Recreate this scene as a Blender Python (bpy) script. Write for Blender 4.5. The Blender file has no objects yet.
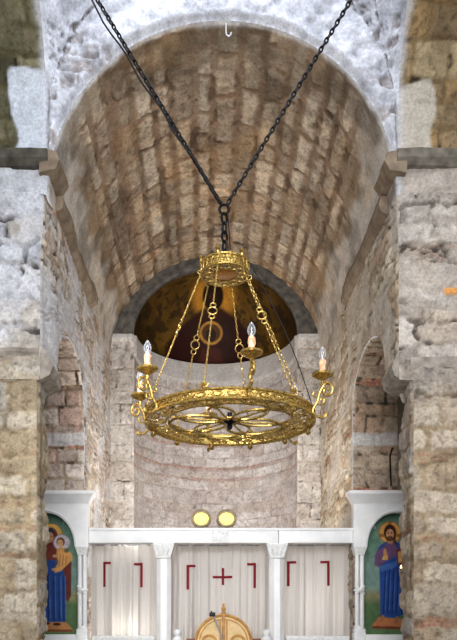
import bpy, math, random
import numpy as np
from mathutils import Vector, Matrix

C = bpy.context.scene.collection
PI = math.pi
E = 1.6            # eye height
F = 700.0          # focal length in pixels
VX, VY = 205.0, 620.0
CX = -0.2

def X(px, Y): return CX + (px - VX) * Y / F
def Z(py, Y): return E + (VY - py) * Y / F

# ------------------------------------------------------------------ noise
def lattice(seed):
    return np.random.RandomState(seed).rand(256, 256)
_L = {}
def vnoise(x, y, seed=0):
    L = _L.setdefault(seed, lattice(seed))
    xi = np.floor(x).astype(int); yi = np.floor(y).astype(int)
    fx = x - xi; fy = y - yi
    fx = fx * fx * (3 - 2 * fx); fy = fy * fy * (3 - 2 * fy)
    a = L[xi & 255, yi & 255]; b = L[(xi + 1) & 255, yi & 255]
    c = L[xi & 255, (yi + 1) & 255]; d = L[(xi + 1) & 255, (yi + 1) & 255]
    return (a * (1 - fx) + b * fx) * (1 - fy) + (c * (1 - fx) + d * fx) * fy
def fbm(x, y, seed=0, octs=4):
    s = 0; amp = 0.5; t = 0
    for k in range(octs):
        s = s + amp * vnoise(x * 2 ** k + 17.3 * k, y * 2 ** k + 5.1 * k, seed + k)
        t += amp; amp *= 0.5
    return s / t
def sstep(a, b, x):
    t = np.clip((x - a) / (b - a), 0, 1)
    return t * t * (3 - 2 * t)
def lin(c):
    c = np.asarray(c, float) / 255.0
    return np.where(c <= 0.04045, c / 12.92, ((c + 0.055) / 1.055) ** 2.4)
def l4(c):
    v = lin(c); return (float(v[0]), float(v[1]), float(v[2]), 1.0)
def mixc(a, b, t):
    return a * (1 - t[..., None]) + b * t[..., None]

def masonry(u, v, seed, ch=(.18, .3), ln=(.3, .7), gap=.012, rnd=.035, brick=.12, warp=.03, wf=2.5, thin=(.05, .07), rag=.03, wv=None, kv=1.0):
    """coursed rubble: returns edge 0 (mortar) .. 1 (stone face), and per stone randoms"""
    rs = np.random.RandomState(seed)
    uu = u + warp * 2 * (fbm(u * wf, v * wf, seed + 11, 3) - .5) + warp * .5 * (vnoise(u * 14, v * 14, seed + 13) - .5)
    warp = warp if wv is None else wv
    vv = v + warp * 2 * (fbm(u * wf, v * wf, seed + 12, 3) - .5) + warp * .5 * (vnoise(u * 14, v * 14, seed + 14) - .5)
    b = [float(vv.min()) - .3]; bt = []
    while b[-1] < vv.max() + .3:
        isb = rs.rand() < brick
        b.append(b[-1] + (rs.uniform(*thin) if isb else rs.uniform(*ch))); bt.append(isb)
    b = np.array(b); bt = np.array(bt)
    ci = np.clip(np.searchsorted(b, vv) - 1, 0, len(bt) - 1)
    dv = np.minimum(vv - b[ci], b[ci + 1] - vv)
    du = np.zeros_like(uu); sid = np.zeros(uu.shape, int)
    for i in range(len(bt)):
        m = ci == i
        if not m.any(): continue
        lo, hi = uu.min() - 1, uu.max() + 1
        q = [lo - rs.rand()]
        while q[-1] < hi: q.append(q[-1] + (rs.uniform(.15, .4) if bt[i] else rs.uniform(*ln)))
        q = np.array(q); w = uu[m]
        si = np.searchsorted(q, w) - 1
        du[m] = np.minimum(w - q[si], q[si + 1] - w)
        sid[m] = i * 1009 + si * 7
    dv = dv * kv
    d = np.minimum(du, dv)
    # rounded corners
    k = np.maximum(0, rnd - du) ** 2 + np.maximum(0, rnd - dv) ** 2
    d = np.minimum(d, rnd - np.sqrt(k)) if rnd > 0 else d
    d = d + rag * (fbm(u * 16, v * 16, seed + 15, 3) - .5)
    edge = sstep(gap * .4, gap + rnd * .6, d)
    R = np.random.RandomState(seed + 5).rand(4, 4099)
    h = (sid * 2654435761 % 4099)
    return dict(edge=edge, r=R[0][h], r2=R[1][h], r3=R[2][h], brick=bt[ci])

def stone_color(M, pal, mortar, u, v, seed, brickpal=((165, 118, 95), (150, 105, 85)), var=.22, smear=.7, crevice=1.0, cth=.56):
    pal = lin(pal)
    idx = np.minimum((M['r'] * len(pal)).astype(int), len(pal) - 1)
    col = pal[idx]
    bp = lin(brickpal)
    bi = np.minimum((M['r2'] * len(bp)).astype(int), len(bp) - 1)
    col = np.where(M['brick'][..., None], bp[bi], col)
    col = col * (1 - var + 2 * var * M['r3'])[..., None]
    f = fbm(u * 9, v * 9, seed + 31, 4)
    col = col * (.62 + .76 * f)[..., None]
    pit = sstep(.6, .7, fbm(u * 22, v * 22, seed + 33, 3)) * .35
    col = col * (1 - pit)[..., None]
    mo = lin(mortar) * (.62 + .76 * fbm(u * 12, v * 12, seed + 37, 4))[..., None]
    hid = sstep(.45, .65, fbm(u * 3, v * 3, seed + 39, 3)) * smear     # joints smeared over with the stone colour
    mo = mixc(mo, col, hid)
    crev = sstep(cth, cth + .12, fbm(u * 4.5, v * 9, seed + 41, 3)) * crevice * (1 - sstep(.0, .7, M['edge']))
    M['crev'] = crev
    mo = mo * (1 - .72 * crev)[..., None]
    return mixc(mo, col, np.clip(M['edge'] - crev * .3, 0, 1))

# ------------------------------------------------------------------ mesh helpers
def put(name, me, m=None, parent=None, smooth=False):
    o = bpy.data.objects.new(name, me); C.objects.link(o)
    if m is not None: me.materials.append(m)
    if parent is not None: o.parent = parent
    if smooth:
        me.polygons.foreach_set('use_smooth', np.ones(len(me.polygons), bool))
    return o

def grid_mesh(name, P, col=None, mask=None, flip=False):
    nu, nv = P.shape[:2]
    idx = np.arange(nu * nv).reshape(nu, nv)
    q = np.stack([idx[:-1, :-1], idx[1:, :-1], idx[1:, 1:], idx[:-1, 1:]], -1)
    if flip: q = q[..., ::-1]
    q = q.reshape(-1, 4)
    if mask is not None: q = q[mask[:-1, :-1].reshape(-1) & mask[1:, 1:].reshape(-1) & mask[1:, :-1].reshape(-1) & mask[:-1, 1:].reshape(-1)]
    V = P.reshape(-1, 3); Cc = None if col is None else col.reshape(-1, 3)
    used = np.zeros(len(V), bool); used[q.reshape(-1)] = True
    rm = np.cumsum(used) - 1; q = rm[q]; V = V[used]
    me = bpy.data.meshes.new(name)
    me.vertices.add(len(V)); me.vertices.foreach_set('co', V.astype(np.float32).reshape(-1))
    me.loops.add(len(q) * 4); me.loops.foreach_set('vertex_index', q.astype(np.int32).reshape(-1))
    me.polygons.add(len(q)); me.polygons.foreach_set('loop_start', (np.arange(len(q)) * 4).astype(np.int32))
    me.update(calc_edges=True)
    me.polygons.foreach_set('use_smooth', np.ones(len(q), bool))
    if Cc is not None:
        a = me.color_attributes.new('Col', 'FLOAT_COLOR', 'POINT')
        c4 = np.ones((len(V), 4), np.float32); c4[:, :3] = np.clip(Cc[used], 0, 1)
        a.data.foreach_set('color', c4.reshape(-1))
    return me

def surf(name, ur, vr, res, pos, paint, inside, mat, mask=None, parent=None, res_v=None):
    """pos(U,V)->(x,y,z); paint(U,V,P)->(colour, height); inside: point the normal looks to"""
    nu = max(2, int(round((ur[1] - ur[0]) / res)) + 1); nv = max(2, int(round((vr[1] - vr[0]) / (res_v or res))) + 1)
    U, V = np.meshgrid(np.linspace(*ur, nu), np.linspace(*vr, nv), indexing='ij')
    P = np.stack([np.broadcast_to(a, U.shape) for a in pos(U, V)], -1).astype(float)
    du = np.gradient(P, axis=0); dv = np.gradient(P, axis=1)
    N = np.cross(du, dv); N /= np.linalg.norm(N, axis=-1, keepdims=True) + 1e-12
    to = np.asarray(inside) - P
    flip = float((N * to).sum(-1).mean()) < 0
    if flip: N = -N
    col, h = paint(U, V, P)
    P = P + N * h[..., None]
    mk = mask(U, V) if mask is not None else None
    me = grid_mesh(name, P, col, mk, flip)
    return put(name, me, mat, parent)

class MB:
    def __init__(s): s.v = []; s.f = []
    def add(s, vs, fs):
        n = len(s.v); s.v += [tuple(a) for a in vs]; s.f += [tuple(n + i for i in f) for f in fs]; return s
    def box(s, x0, x1, y0, y1, z0, z1, b=0.0):
        if b <= 0:
            vs = [(x, y, z) for x in (x0, x1) for y in (y0, y1) for z in (z0, z1)]
            return s.add(vs, [(0, 1, 3, 2), (4, 6, 7, 5), (0, 4, 5, 1), (2, 3, 7, 6), (0, 2, 6, 4), (1, 5, 7, 3)])
        lo = [x0, y0, z0]; hi = [x1, y1, z1]
        import bmesh
        bm = bmesh.new(); bmesh.ops.create_cube(bm, size=1)
        for w in bm.verts:
            for k in range(3): w.co[k] = (lo[k] + hi[k]) / 2 + w.co[k] * (hi[k] - lo[k])
        bmesh.ops.bevel(bm, geom=list(bm.edges), offset=b, segments=2, affect='EDGES', profile=.6)
        bm.verts.index_update()
        s.add([w.co[:] for w in bm.verts], [[w.index for w in f.verts] for f in bm.faces]); bm.free(); return s
    def prism(s, pts, a0, a1, axis='y', taper=None):
        """closed outline in two axes extruded along the third"""
        n = len(pts)
        def mk(p, a):
            return {'y': (p[0], a, p[1]), 'x': (a, p[0], p[1]), 'z': (p[0], p[1], a)}[axis]
        vs = [mk(p, a0) for p in pts] + [mk(p, a1) for p in (taper or pts)]
        fs = [tuple(range(n)), tuple(range(2 * n - 1, n - 1, -1))]
        fs += [(i, i + n, (i + 1) % n + n, (i + 1) % n) for i in range(n)]
        return s.add(vs, fs)
    def lathe(s, prof, c=(0, 0, 0), n=24, axis='z', a0=0, a1=2 * PI, squash=1.0):
        full = abs(a1 - a0 - 2 * PI) < 1e-6
        m = n if full else n + 1
        vs = []
        for i in range(m):
            a = a0 + (a1 - a0) * i / n
            for r, h in prof:
                x, y = r * math.cos(a), r * math.sin(a)
                if axis == 'z': p = (c[0] + x, c[1] + y, c[2] + h)
                elif axis == 'y': p = (c[0] + x, c[1] + h, c[2] + y * squash)
                else: p = (c[0] + h, c[1] + x, c[2] + y)
                vs.append(p)
        k = len(prof); fs = []
        for i in range(n):
            j = (i + 1) % m
            for q in range(k - 1): fs.append((i * k + q, j * k + q, j * k + q + 1, i * k + q + 1))
        return s.add(vs, fs)
    def tube(s, pts, r, n=8, closed=False, caps=True):
        pts = [Vector(p) for p in pts]; m = len(pts)
        rr = r if isinstance(r, (list, tuple)) else [r] * m
        T = []
        for i in range(m):
            a = pts[(i - 1) % m] if (closed or i > 0) else pts[i]
            b = pts[(i + 1) % m] if (closed or i < m - 1) else pts[i]
            T.append((b - a).normalized())
        up = Vector((0, 0, 1)) if abs(T[0].z) < .9 else Vector((1, 0, 0))
        nrm = (up - T[0] * up.dot(T[0])).normalized()
        vs = []
        for i in range(m):
            nrm = (nrm - T[i] * nrm.dot(T[i])).normalized()
            bn = T[i].cross(nrm)
            for k in range(n):
                a = 2 * PI * k / n
                vs.append(pts[i] + (nrm * math.cos(a) + bn * math.sin(a)) * rr[i])
        fs = []
        for i in range(m if closed else m - 1):
            j = (i + 1) % m
            for k in range(n):
                fs.append((i * n + k, i * n + (k + 1) % n, j * n + (k + 1) % n, j * n + k))
        if caps and not closed:
            fs.append(tuple(range(n - 1, -1, -1))); fs.append(tuple((m - 1) * n + k for k in range(n)))
        return s.add(vs, fs)
    def ring(s, c, R, r, n=40, k=8, axis='z', sq=1.0):
        pts = []
        for i in range(n):
            a = 2 * PI * i / n; x, y = R * math.cos(a), R * math.sin(a) * sq
            pts.append({'z': (c[0] + x, c[1] + y, c[2]), 'y': (c[0] + x, c[1], c[2] + y), 'x': (c[0], c[1] + x, c[2] + y)}[axis])
        return s.tube(pts, r, k, closed=True)
    def chain(s, a, b, pitch, wd, wire, n=8, k=5):
        """oval links, alternate ones turned a quarter"""
        a, b = Vector(a), Vector(b); L = (b - a).length; d = (b - a) / L
        cnt = max(1, int(round(L / pitch))); st = L / cnt
        ref = Vector((0, 1, 0)) if abs(d.y) < .9 else Vector((1, 0, 0))
        s1 = d.cross(ref).normalized(); s2 = d.cross(s1)
        half = st / 2 + wire * .9
        for i in range(cnt):
            c = a + d * (st * (i + .5)); q = s1 if i % 2 == 0 else s2
            q = (s1 * math.cos(.6) + s2 * math.sin(.6)) if i % 2 == 0 else (s2 * math.cos(.6) - s1 * math.sin(.6))
            pts = []
            for t in range(n):
                w = 2 * PI * t / n
                pts.append(c + d * (math.cos(w) * half) + q * (math.sin(w) * wd / 2))
            s.tube(pts, wire, k, closed=True)
        return s
    def build(s, name, m, parent=None, smooth=True, angle=35):
        me = bpy.data.meshes.new(name)
        me.from_pydata([tuple(p) for p in s.v], [], s.f)
        import bmesh
        bm = bmesh.new(); bm.from_mesh(me); bmesh.ops.recalc_face_normals(bm, faces=bm.faces)
        if smooth:
            lim = math.radians(angle)
            for e in bm.edges:
                if len(e.link_faces) == 2 and e.calc_face_angle(0) > lim: e.smooth = False
            for f in bm.faces: f.smooth = True
        bm.to_mesh(me); bm.free()
        return put(name, me, m, parent)

def tag(o, label=None, cat=None, group=None, kind=None):
    if label: o['label'] = label
    if cat: o['category'] = cat
    if group: o['group'] = group
    if kind: o['kind'] = kind
    return o
def empty(name, loc, rz=0.0):
    o = bpy.data.objects.new(name, None); C.objects.link(o); o.empty_display_size = .1
    o.location = loc; o.rotation_euler = (0, 0, rz); return o
def kids(o): return [c for c in bpy.data.objects if c.parent == o]
def copy_tree(o, parent=None):
    c = o.copy(); C.objects.link(c); c.parent = parent
    for ch in kids(o): copy_tree(ch, c)
    return c
def S_(o): o['kind'] = 'structure'; return o

# ------------------------------------------------------------------ materials
def mat_base(name):
    m = bpy.data.materials.new(name); m.use_nodes = True
    nt = m.node_tree; return m, nt, nt.nodes['Principled BSDF']
def mat_attr(name, rough=.9, bump=.5, scale=30, amount=.34, dist=.01, spec=.2):
    m, nt, b = mat_base(name)
    at = nt.nodes.new('ShaderNodeAttribute'); at.attribute_name = 'Col'
    tc = nt.nodes.new('ShaderNodeNewGeometry')
    no = nt.nodes.new('ShaderNodeTexNoise'); no.inputs['Scale'].default_value = scale; no.inputs['Detail'].default_value = 6; no.inputs['Roughness'].default_value = .7
    nt.links.new(tc.outputs['Position'], no.inputs['Vector'])
    mr = nt.nodes.new('ShaderNodeMapRange'); mr.inputs[1].default_value = .25; mr.inputs[2].default_value = .75
    mr.inputs[3].default_value = 1 - amount; mr.inputs[4].default_value = 1 + amount
    nt.links.new(no.outputs['Fac'], mr.inputs[0])
    mx = nt.nodes.new('ShaderNodeMix'); mx.data_type = 'RGBA'; mx.blend_type = 'MULTIPLY'; mx.inputs[0].default_value = 1
    nt.links.new(at.outputs['Color'], mx.inputs[6]); nt.links.new(mr.outputs[0], mx.inputs[7])
    nt.links.new(mx.outputs[2], b.inputs['Base Color'])
    b.inputs['Roughness'].default_value = rough; b.inputs['Specular IOR Level'].default_value = spec
    if bump > 0:
        bp = nt.nodes.new('ShaderNodeBump'); bp.inputs['Strength'].default_value = bump; bp.inputs['Distance'].default_value = dist
        nt.links.new(no.outputs['Fac'], bp.inputs['Height']); nt.links.new(bp.outputs['Normal'], b.inputs['Normal'])
    return m
def mat_noise(name, c0, c1, rough=.5, metal=0.0, scale=12, bump=.2, dist=.01, spec=.4, det=5):
    m, nt, b = mat_base(name)
    tc = nt.nodes.new('ShaderNodeNewGeometry')
    no = nt.nodes.new('ShaderNodeTexNoise'); no.inputs['Scale'].default_value = scale; no.inputs['Detail'].default_value = det
    nt.links.new(tc.outputs['Position'], no.inputs['Vector'])
    cr = nt.nodes.new('ShaderNodeValToRGB')
    cr.color_ramp.elements[0].color = l4(c0); cr.color_ramp.elements[0].position = .3
    cr.color_ramp.elements[1].color = l4(c1); cr.color_ramp.elements[1].position = .7
    nt.links.new(no.outputs['Fac'], cr.inputs[0]); nt.links.new(cr.outputs[0], b.inputs['Base Color'])
    b.inputs['Roughness'].default_value = rough; b.inputs['Metallic'].default_value = metal; b.inputs['Specular IOR Level'].default_value = spec
    if bump > 0:
        bp = nt.nodes.new('ShaderNodeBump'); bp.inputs['Strength'].default_value = bump; bp.inputs['Distance'].default_value = dist
        nt.links.new(no.outputs['Fac'], bp.inputs['Height']); nt.links.new(bp.outputs['Normal'], b.inputs['Normal'])
    return m
M_STONE = mat_attr('rubble_stone')
M_FRESCO = mat_attr('fresco_paint', rough=.55, bump=.1, scale=25, amount=.3)
M_ICON = mat_attr('icon_paint', rough=.4, bump=.0, scale=30, amount=.08)
M_GREYSTONE = mat_noise('grey_stone', (66, 66, 66), (118, 114, 108), .85, scale=9, bump=.6)
M_DARKCORN = mat_noise('weathered_cornice_stone', (64, 60, 54), (100, 97, 88), .9, scale=8, bump=.6)
M_GREYCORN = mat_noise('grey_cornice_stone', (96, 92, 84), (136, 130, 120), .9, scale=8, bump=.6)
M_BROWNPL = mat_noise('brown_mortar', (118, 104, 90), (152, 138, 120), .9, scale=7, bump=.4)
M_IMPOST = mat_noise('pale_impost_stone', (128, 120, 112), (176, 168, 158), .9, scale=9, bump=.5)
M_MARBLE = mat_noise('white_marble', (228, 229, 231), (244, 244, 244), .4, scale=4, bump=.03)
M_MARBLE2 = mat_noise('carved_marble', (214, 215, 216), (240, 240, 238), .5, scale=30, bump=.5)
M_GOLD = mat_noise('gilt_brass', (122, 96, 46), (228, 196, 122), .32, metal=.8, scale=60, bump=.35, dist=.004)
M_GOLD_D = mat_noise('hammered_brass', (88, 68, 30), (236, 204, 126), .28, metal=.8, scale=90, bump=.8, dist=.006)
M_AMBER = mat_noise('amber_plate', (150, 100, 40), (200, 145, 70), .4, metal=.3, scale=40, bump=.3)
M_IRON = mat_noise('dark_iron', (22, 22, 24), (48, 46, 46), .45, metal=.6, scale=40, bump=.2)
M_BLACK = mat_noise('black_plastic', (14, 14, 16), (26, 26, 30), .5, scale=30, bump=0)
M_STEEL = mat_noise('grey_steel', (120, 124, 130), (170, 174, 180), .3, metal=.8, scale=30, bump=0)
M_SLEEVE = mat_noise('candle_sleeve', (226, 150, 104), (246, 220, 190), .5, scale=35, bump=.3)
M_WOOD = mat_noise('varnished_wood', (168, 120, 62), (206, 160, 96), .4, scale=14, bump=.1)
M_WOODP = mat_noise('pale_wood_panel', (206, 176, 126), (226, 200, 152), .45, scale=10, bump=.05)
M_WOODD = mat_noise('red_brown_wood', (110, 62, 44), (140, 84, 58), .45, scale=12, bump=.1)
M_RED = mat_noise('red_ribbon', (116, 18, 30), (140, 28, 40), .7, scale=40, bump=.1)
M_HOUSING = mat_noise('taupe_housing', (146, 132, 108), (178, 162, 136), .5, scale=20, bump=.1)
M_FLOOR = mat_noise('flagstone', (118, 112, 106), (150, 144, 136), .7, scale=3, bump=.2)
M_PLAIN = mat_noise('plain_plaster', (130, 122, 110), (160, 152, 140), .9, scale=4, bump=.2)
M_WHITEMETAL = mat_noise('white_painted_metal', (200, 202, 204), (225, 226, 228), .4, scale=30, bump=0)

def mat_curtain():
    m, nt, b = mat_base('cream_curtain_cloth')
    b.inputs['Base Color'].default_value = l4((206, 203, 201)); b.inputs['Roughness'].default_value = .9; b.inputs['Specular IOR Level'].default_value = .1
    tc = nt.nodes.new('ShaderNodeNewGeometry')
    no = nt.nodes.new('ShaderNodeTexNoise'); no.inputs['Scale'].default_value = 180
    nt.links.new(tc.outputs['Position'], no.inputs['Vector'])
    bp = nt.nodes.new('ShaderNodeBump'); bp.inputs['Strength'].default_value = .15; bp.inputs['Distance'].default_value = .004
    nt.links.new(no.outputs['Fac'], bp.inputs['Height']); nt.links.new(bp.outputs['Normal'], b.inputs['Normal'])
    tr = nt.nodes.new('ShaderNodeBsdfTranslucent'); tr.inputs['Color'].default_value = l4((224, 220, 214))
    mx = nt.nodes.new('ShaderNodeMixShader'); mx.inputs[0].default_value = .3
    nt.links.new(b.outputs[0], mx.inputs[1]); nt.links.new(tr.outputs[0], mx.inputs[2])
    nt.links.new(mx.outputs[0], nt.nodes['Material Output'].inputs['Surface'])
    return m
M_CURTAIN = mat_curtain()
def mat_glass():
    m, nt, b = mat_base('clear_bulb_glass')
    b.inputs['Base Color'].default_value = (.93, .96, 1, 1); b.inputs['Roughness'].default_value = .04
    b.inputs['Transmission Weight'].default_value = 1.0; b.inputs['IOR'].default_value = 1.3
    tr = nt.nodes.new('ShaderNodeBsdfTransparent'); mx = nt.nodes.new('ShaderNodeMixShader'); mx.inputs[0].default_value = .6
    gl = nt.nodes.new('ShaderNodeBsdfGlossy'); gl.inputs['Roughness'].default_value = .08
    df = nt.nodes.new('ShaderNodeBsdfDiffuse'); df.inputs['Color'].default_value = (.75, .8, .88, 1)
    m2 = nt.nodes.new('ShaderNodeMixShader'); m2.inputs[0].default_value = .55
    nt.links.new(gl.outputs[0], m2.inputs[1]); nt.links.new(df.outputs[0], m2.inputs[2])
    fr = nt.nodes.new('ShaderNodeLayerWeight'); fr.inputs[0].default_value = .45
    nt.links.new(fr.outputs['Facing'], mx.inputs[0])
    nt.links.new(tr.outputs[0], mx.inputs[1]); nt.links.new(m2.outputs[0], mx.inputs[2])
    nt.links.new(mx.outputs[0], nt.nodes['Material Output'].inputs['Surface'])
    return m
M_GLASS = mat_glass()
def mat_emit(name, c, s):
    m, nt, b = mat_base(name)
    b.inputs['Base Color'].default_value = l4(c); b.inputs['Emission Color'].default_value = l4(c); b.inputs['Emission Strength'].default_value = s
    no = nt.nodes.new('ShaderNodeTexNoise'); no.inputs['Scale'].default_value = 20
    bp = nt.nodes.new('ShaderNodeBump'); bp.inputs['Strength'].default_value = .1
    nt.links.new(no.outputs['Fac'], bp.inputs['Height']); nt.links.new(bp.outputs['Normal'], b.inputs['Normal'])
    return m
M_LENS = mat_emit('lit_yellow_lens', (255, 238, 112), 1.2)
M_FLAME = mat_emit('small_flame', (255, 190, 110), 6)
M_FILAMENT = mat_emit('bulb_core', (235, 238, 245), .25)

# ------------------------------------------------------------------ dimensions
W = 2.0; Y0 = 8.0; YJ = 10.42; YA = 13.2; SP = 6.45        # half width, front plane, far jamb, apse wall, vault spring
SA = 7.15; ST = SA - SP                                        # spring of the crossing arches
RA = 1.54; CZ = E + 5.37; CB = 1.24                          # apse radius, conch spring and rise
AY, AA, AZ, AB = 9.485, .935, 4.66, .67                      # side arch ellipse
CEN = (0, 9.5, 4)

def rim(*d, w=.03):
    e = d[0]
    for k in d[1:]: e = np.minimum(e, k)
    return sstep(0, w, e)

# ------------------------------------------------------------------ bema vault
def paint_vault(U, V, P):
    # U: depth, V: arc length across (0..pi*W)
    M = masonry(U, V, 3, ch=(.22, .34), ln=(.3, 1.0), gap=.036, rnd=.06, brick=.08, warp=.08, wf=2.2, rag=.045, thin=(.09, .11), wv=.03, kv=.75)
    pal = [(188, 170, 146), (174, 156, 134), (200, 182, 158), (164, 146, 124), (180, 158, 128), (192, 178, 158)]
    col = stone_color(M, pal, (146, 121, 96), U, V, 3, var=.2, brickpal=((150, 130, 106), (140, 120, 98)), smear=.25, crevice=.5)
    h = M['edge'] * (.008 + .02 * M['r2']) + .02 * fbm(U * 6, V * 6, 71, 3) - .03 * M['crev']
    ang = np.minimum(V, PI * W - V) / W
    nz = fbm(U * 3, V * 3, 77, 3) - .5
    # rendered arch band at the front edge and smooth plaster low on both sides
    front = 1 - sstep(.55, .85, U - Y0 + .9 * nz + .1 * np.sin(ang * 2))
    low = 1 - sstep(.42, .66, ang + .35 * nz)
    lo2 = 1 - sstep(.34, .46, ang + .3 * nz)
    pl = lin((150, 130, 104)) * (.72 + .56 * fbm(U * 7, V * 7, 79, 4))[..., None]
    pw = lin((188, 182, 174)) * (.72 + .56 * fbm(U * 7, V * 7, 80, 4))[..., None]
    col = mixc(col, pl, front * .45)
    col = mixc(col, mixc(pl, pw, np.maximum(lo2, front * .5)), np.maximum(low, front * (1 - sstep(.5, .8, ang))) * .85)
    och = sstep(.6, .75, fbm(U * 1.6, V * 1.6, 83, 3)) * .35
    col = mixc(col, col * np.array([1.25, 1.0, .62]), och)
    soot = sstep(.55, .7, fbm(U * 2.2, V * 2.2, 87, 3)) * .35
    col = col * (1 - soot)[..., None]
    # front arris is whitewashed
    ed = 1 - sstep(.0, .1, U - Y0 + .12 * nz)
    col = mixc(col, lin((215, 216, 220)) * np.ones_like(col), ed * .8)
    h = h * (1 - .75 * np.maximum(front * .8, low)) * rim(U - Y0, w=.05)
    g = np.repeat((col @ np.array([.3, .59, .11]))[..., None], 3, -1)
    return mixc(col, g, np.full(U.shape, .22)) * 1.12, h
S_(surf('ceiling', (Y0, YA + .02), (0, PI * W), .0115, lambda U, V: (-W * np.cos(V / W), U, SP + W * np.sin(V / W)), paint_vault, (0, 10, SP), M_STONE))

# ------------------------------------------------------------------ side walls of the bema
def op_mask(U, V):
    e = ((U - AY) / AA) ** 2 + (np.maximum(V - AZ, 0) / AB) ** 2
    return ~(((V < AZ) & (U > Y0 + .54) & (U < YJ) | (V < ZP) & (U < YJ)) | ((e < 1) & (V >= AZ)))
def op_dist(U, V):
    d = np.where(V < AZ, np.maximum(Y0 + .54 - U, U - YJ), 9.0)
    e = np.sqrt(((U - AY) / AA) ** 2 + (np.maximum(V - AZ, 0) / AB) ** 2)
    d2 = np.where(V >= AZ, (e - 1) * .75, 9.0)
    return np.abs(np.minimum(d, d2))
CH = {-1: .085, 1: .015}
PIN = {-1: 2.125, 1: 2.185}          # inner face of the lower piers
YP = Y0 + .5                         # back of the lower piers
ZP = E + 2.8                         # underside of the corbels
def chamf(sx, Y, z):
    return CH[sx] * (1 - sstep(Y0, Y0 + .5, Y)) * (1 - .5 * sstep(5.5, 6.4, z))
def paint_side(seed, pal, mortar, white):
    def f(U, V, P):
        M = masonry(U, V, seed, ch=(.07, .17), ln=(.14, .5), gap=.018, rnd=.03, brick=.12, warp=.09, rag=.05)
        col = stone_color(M, pal, mortar, U, V, seed, var=.2, brickpal=((176, 140, 118), (160, 128, 108)))
        h = M['edge'] * (.008 + .016 * M['r2']) + .03 * fbm(U * 5, V * 5, seed + 2, 4) - .02 * M['crev']
        pl = sstep(.48, .62, fbm(U * 2.0, V * 2.0, seed + 4, 4))
        pc = lin(white) * (.72 + .56 * fbm(U * 8, V * 8, seed + 6, 4))[..., None]
        col = mixc(col, pc, pl * .75); h = h * (1 - .5 * pl)
        h = h * rim(U - Y0, op_dist(U, V), w=.035)
        return col * .95, h
    return f
for sx, nm, seed, pal, mo, wh in ((-1, 'wall_left', 21, [(196, 188, 180), (182, 172, 162), (206, 200, 194), (186, 170, 154)], (172, 160, 148), (206, 206, 210)),
                                  (1, 'wall_right', 43, [(190, 178, 160), (172, 158, 140), (200, 190, 174), (180, 160, 138)], (164, 150, 130), (196, 188, 178))):
    S_(surf(nm, (Y0, YA + .02), (0, SP + .02), .0155, lambda U, V, sx=sx: (sx * (W + chamf(sx, U, V)), U, V), paint_side(seed, pal, mo, wh), CEN, M_STONE, op_mask))

# arch reveals (far jamb, soffit) of both openings
TH = .66
def soffit(sx):
    pts = [(YJ, 0.0)]
    arc = [(AY + AA * math.cos(t), AZ + AB * math.sin(t)) for t in np.linspace(0, PI, 60)]
    path = [(YJ, z) for z in np.linspace(0, AZ, 200)][:-1] + arc
    path = np.array(path); L = np.concatenate([[0], np.cumsum(np.linalg.norm(np.diff(path, axis=0), axis=1))])
    def pos(U, V):
        return (sx * (W + V), np.interp(U, L, path[:, 0]), np.interp(U, L, path[:, 1]))
    def paint(U, V, P):
        M = masonry(V, U, 61 + sx, ch=(.18, .3), ln=(.25, .6), gap=.016, rnd=.035, brick=.3, warp=.03, thin=(.045, .07))
        pal = [(200, 184, 172), (184, 168, 158), (208, 196, 186), (190, 166, 152)] if sx < 0 else [(186, 170, 152), (174, 158, 142), (192, 178, 162), (182, 158, 138)]
        col = stone_color(M, pal, (158, 142, 124), U, V, 61 + sx, brickpal=((176, 128, 110), (162, 118, 100)), var=.18)
        for z0, z1, c in ((4.18, 4.4, (204, 202, 200)),):
            wv = U + .04 * (fbm(V * 3, U * 3, 5, 2) - .5)
            t = sstep(z0, z0 + .03, wv) * (1 - sstep(z1 - .03, z1, wv))
            col = mixc(col, lin(c) * (.8 + .4 * fbm(U * 9, V * 9, 6, 3))[..., None], t * .85)
        h = M['edge'] * (.012 + .02 * M['r2']) * rim(V, w=.03)
        return col * 1.15, h
    return S_(surf('wall_arch_reveal_left' if sx < 0 else 'wall_arch_reveal_right', (0, float(L[-1])), (0, TH), .0155, pos, paint, (sx * 2.3, 9.3, 3), M_STONE))
soffit(-1); soffit(1)

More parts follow.
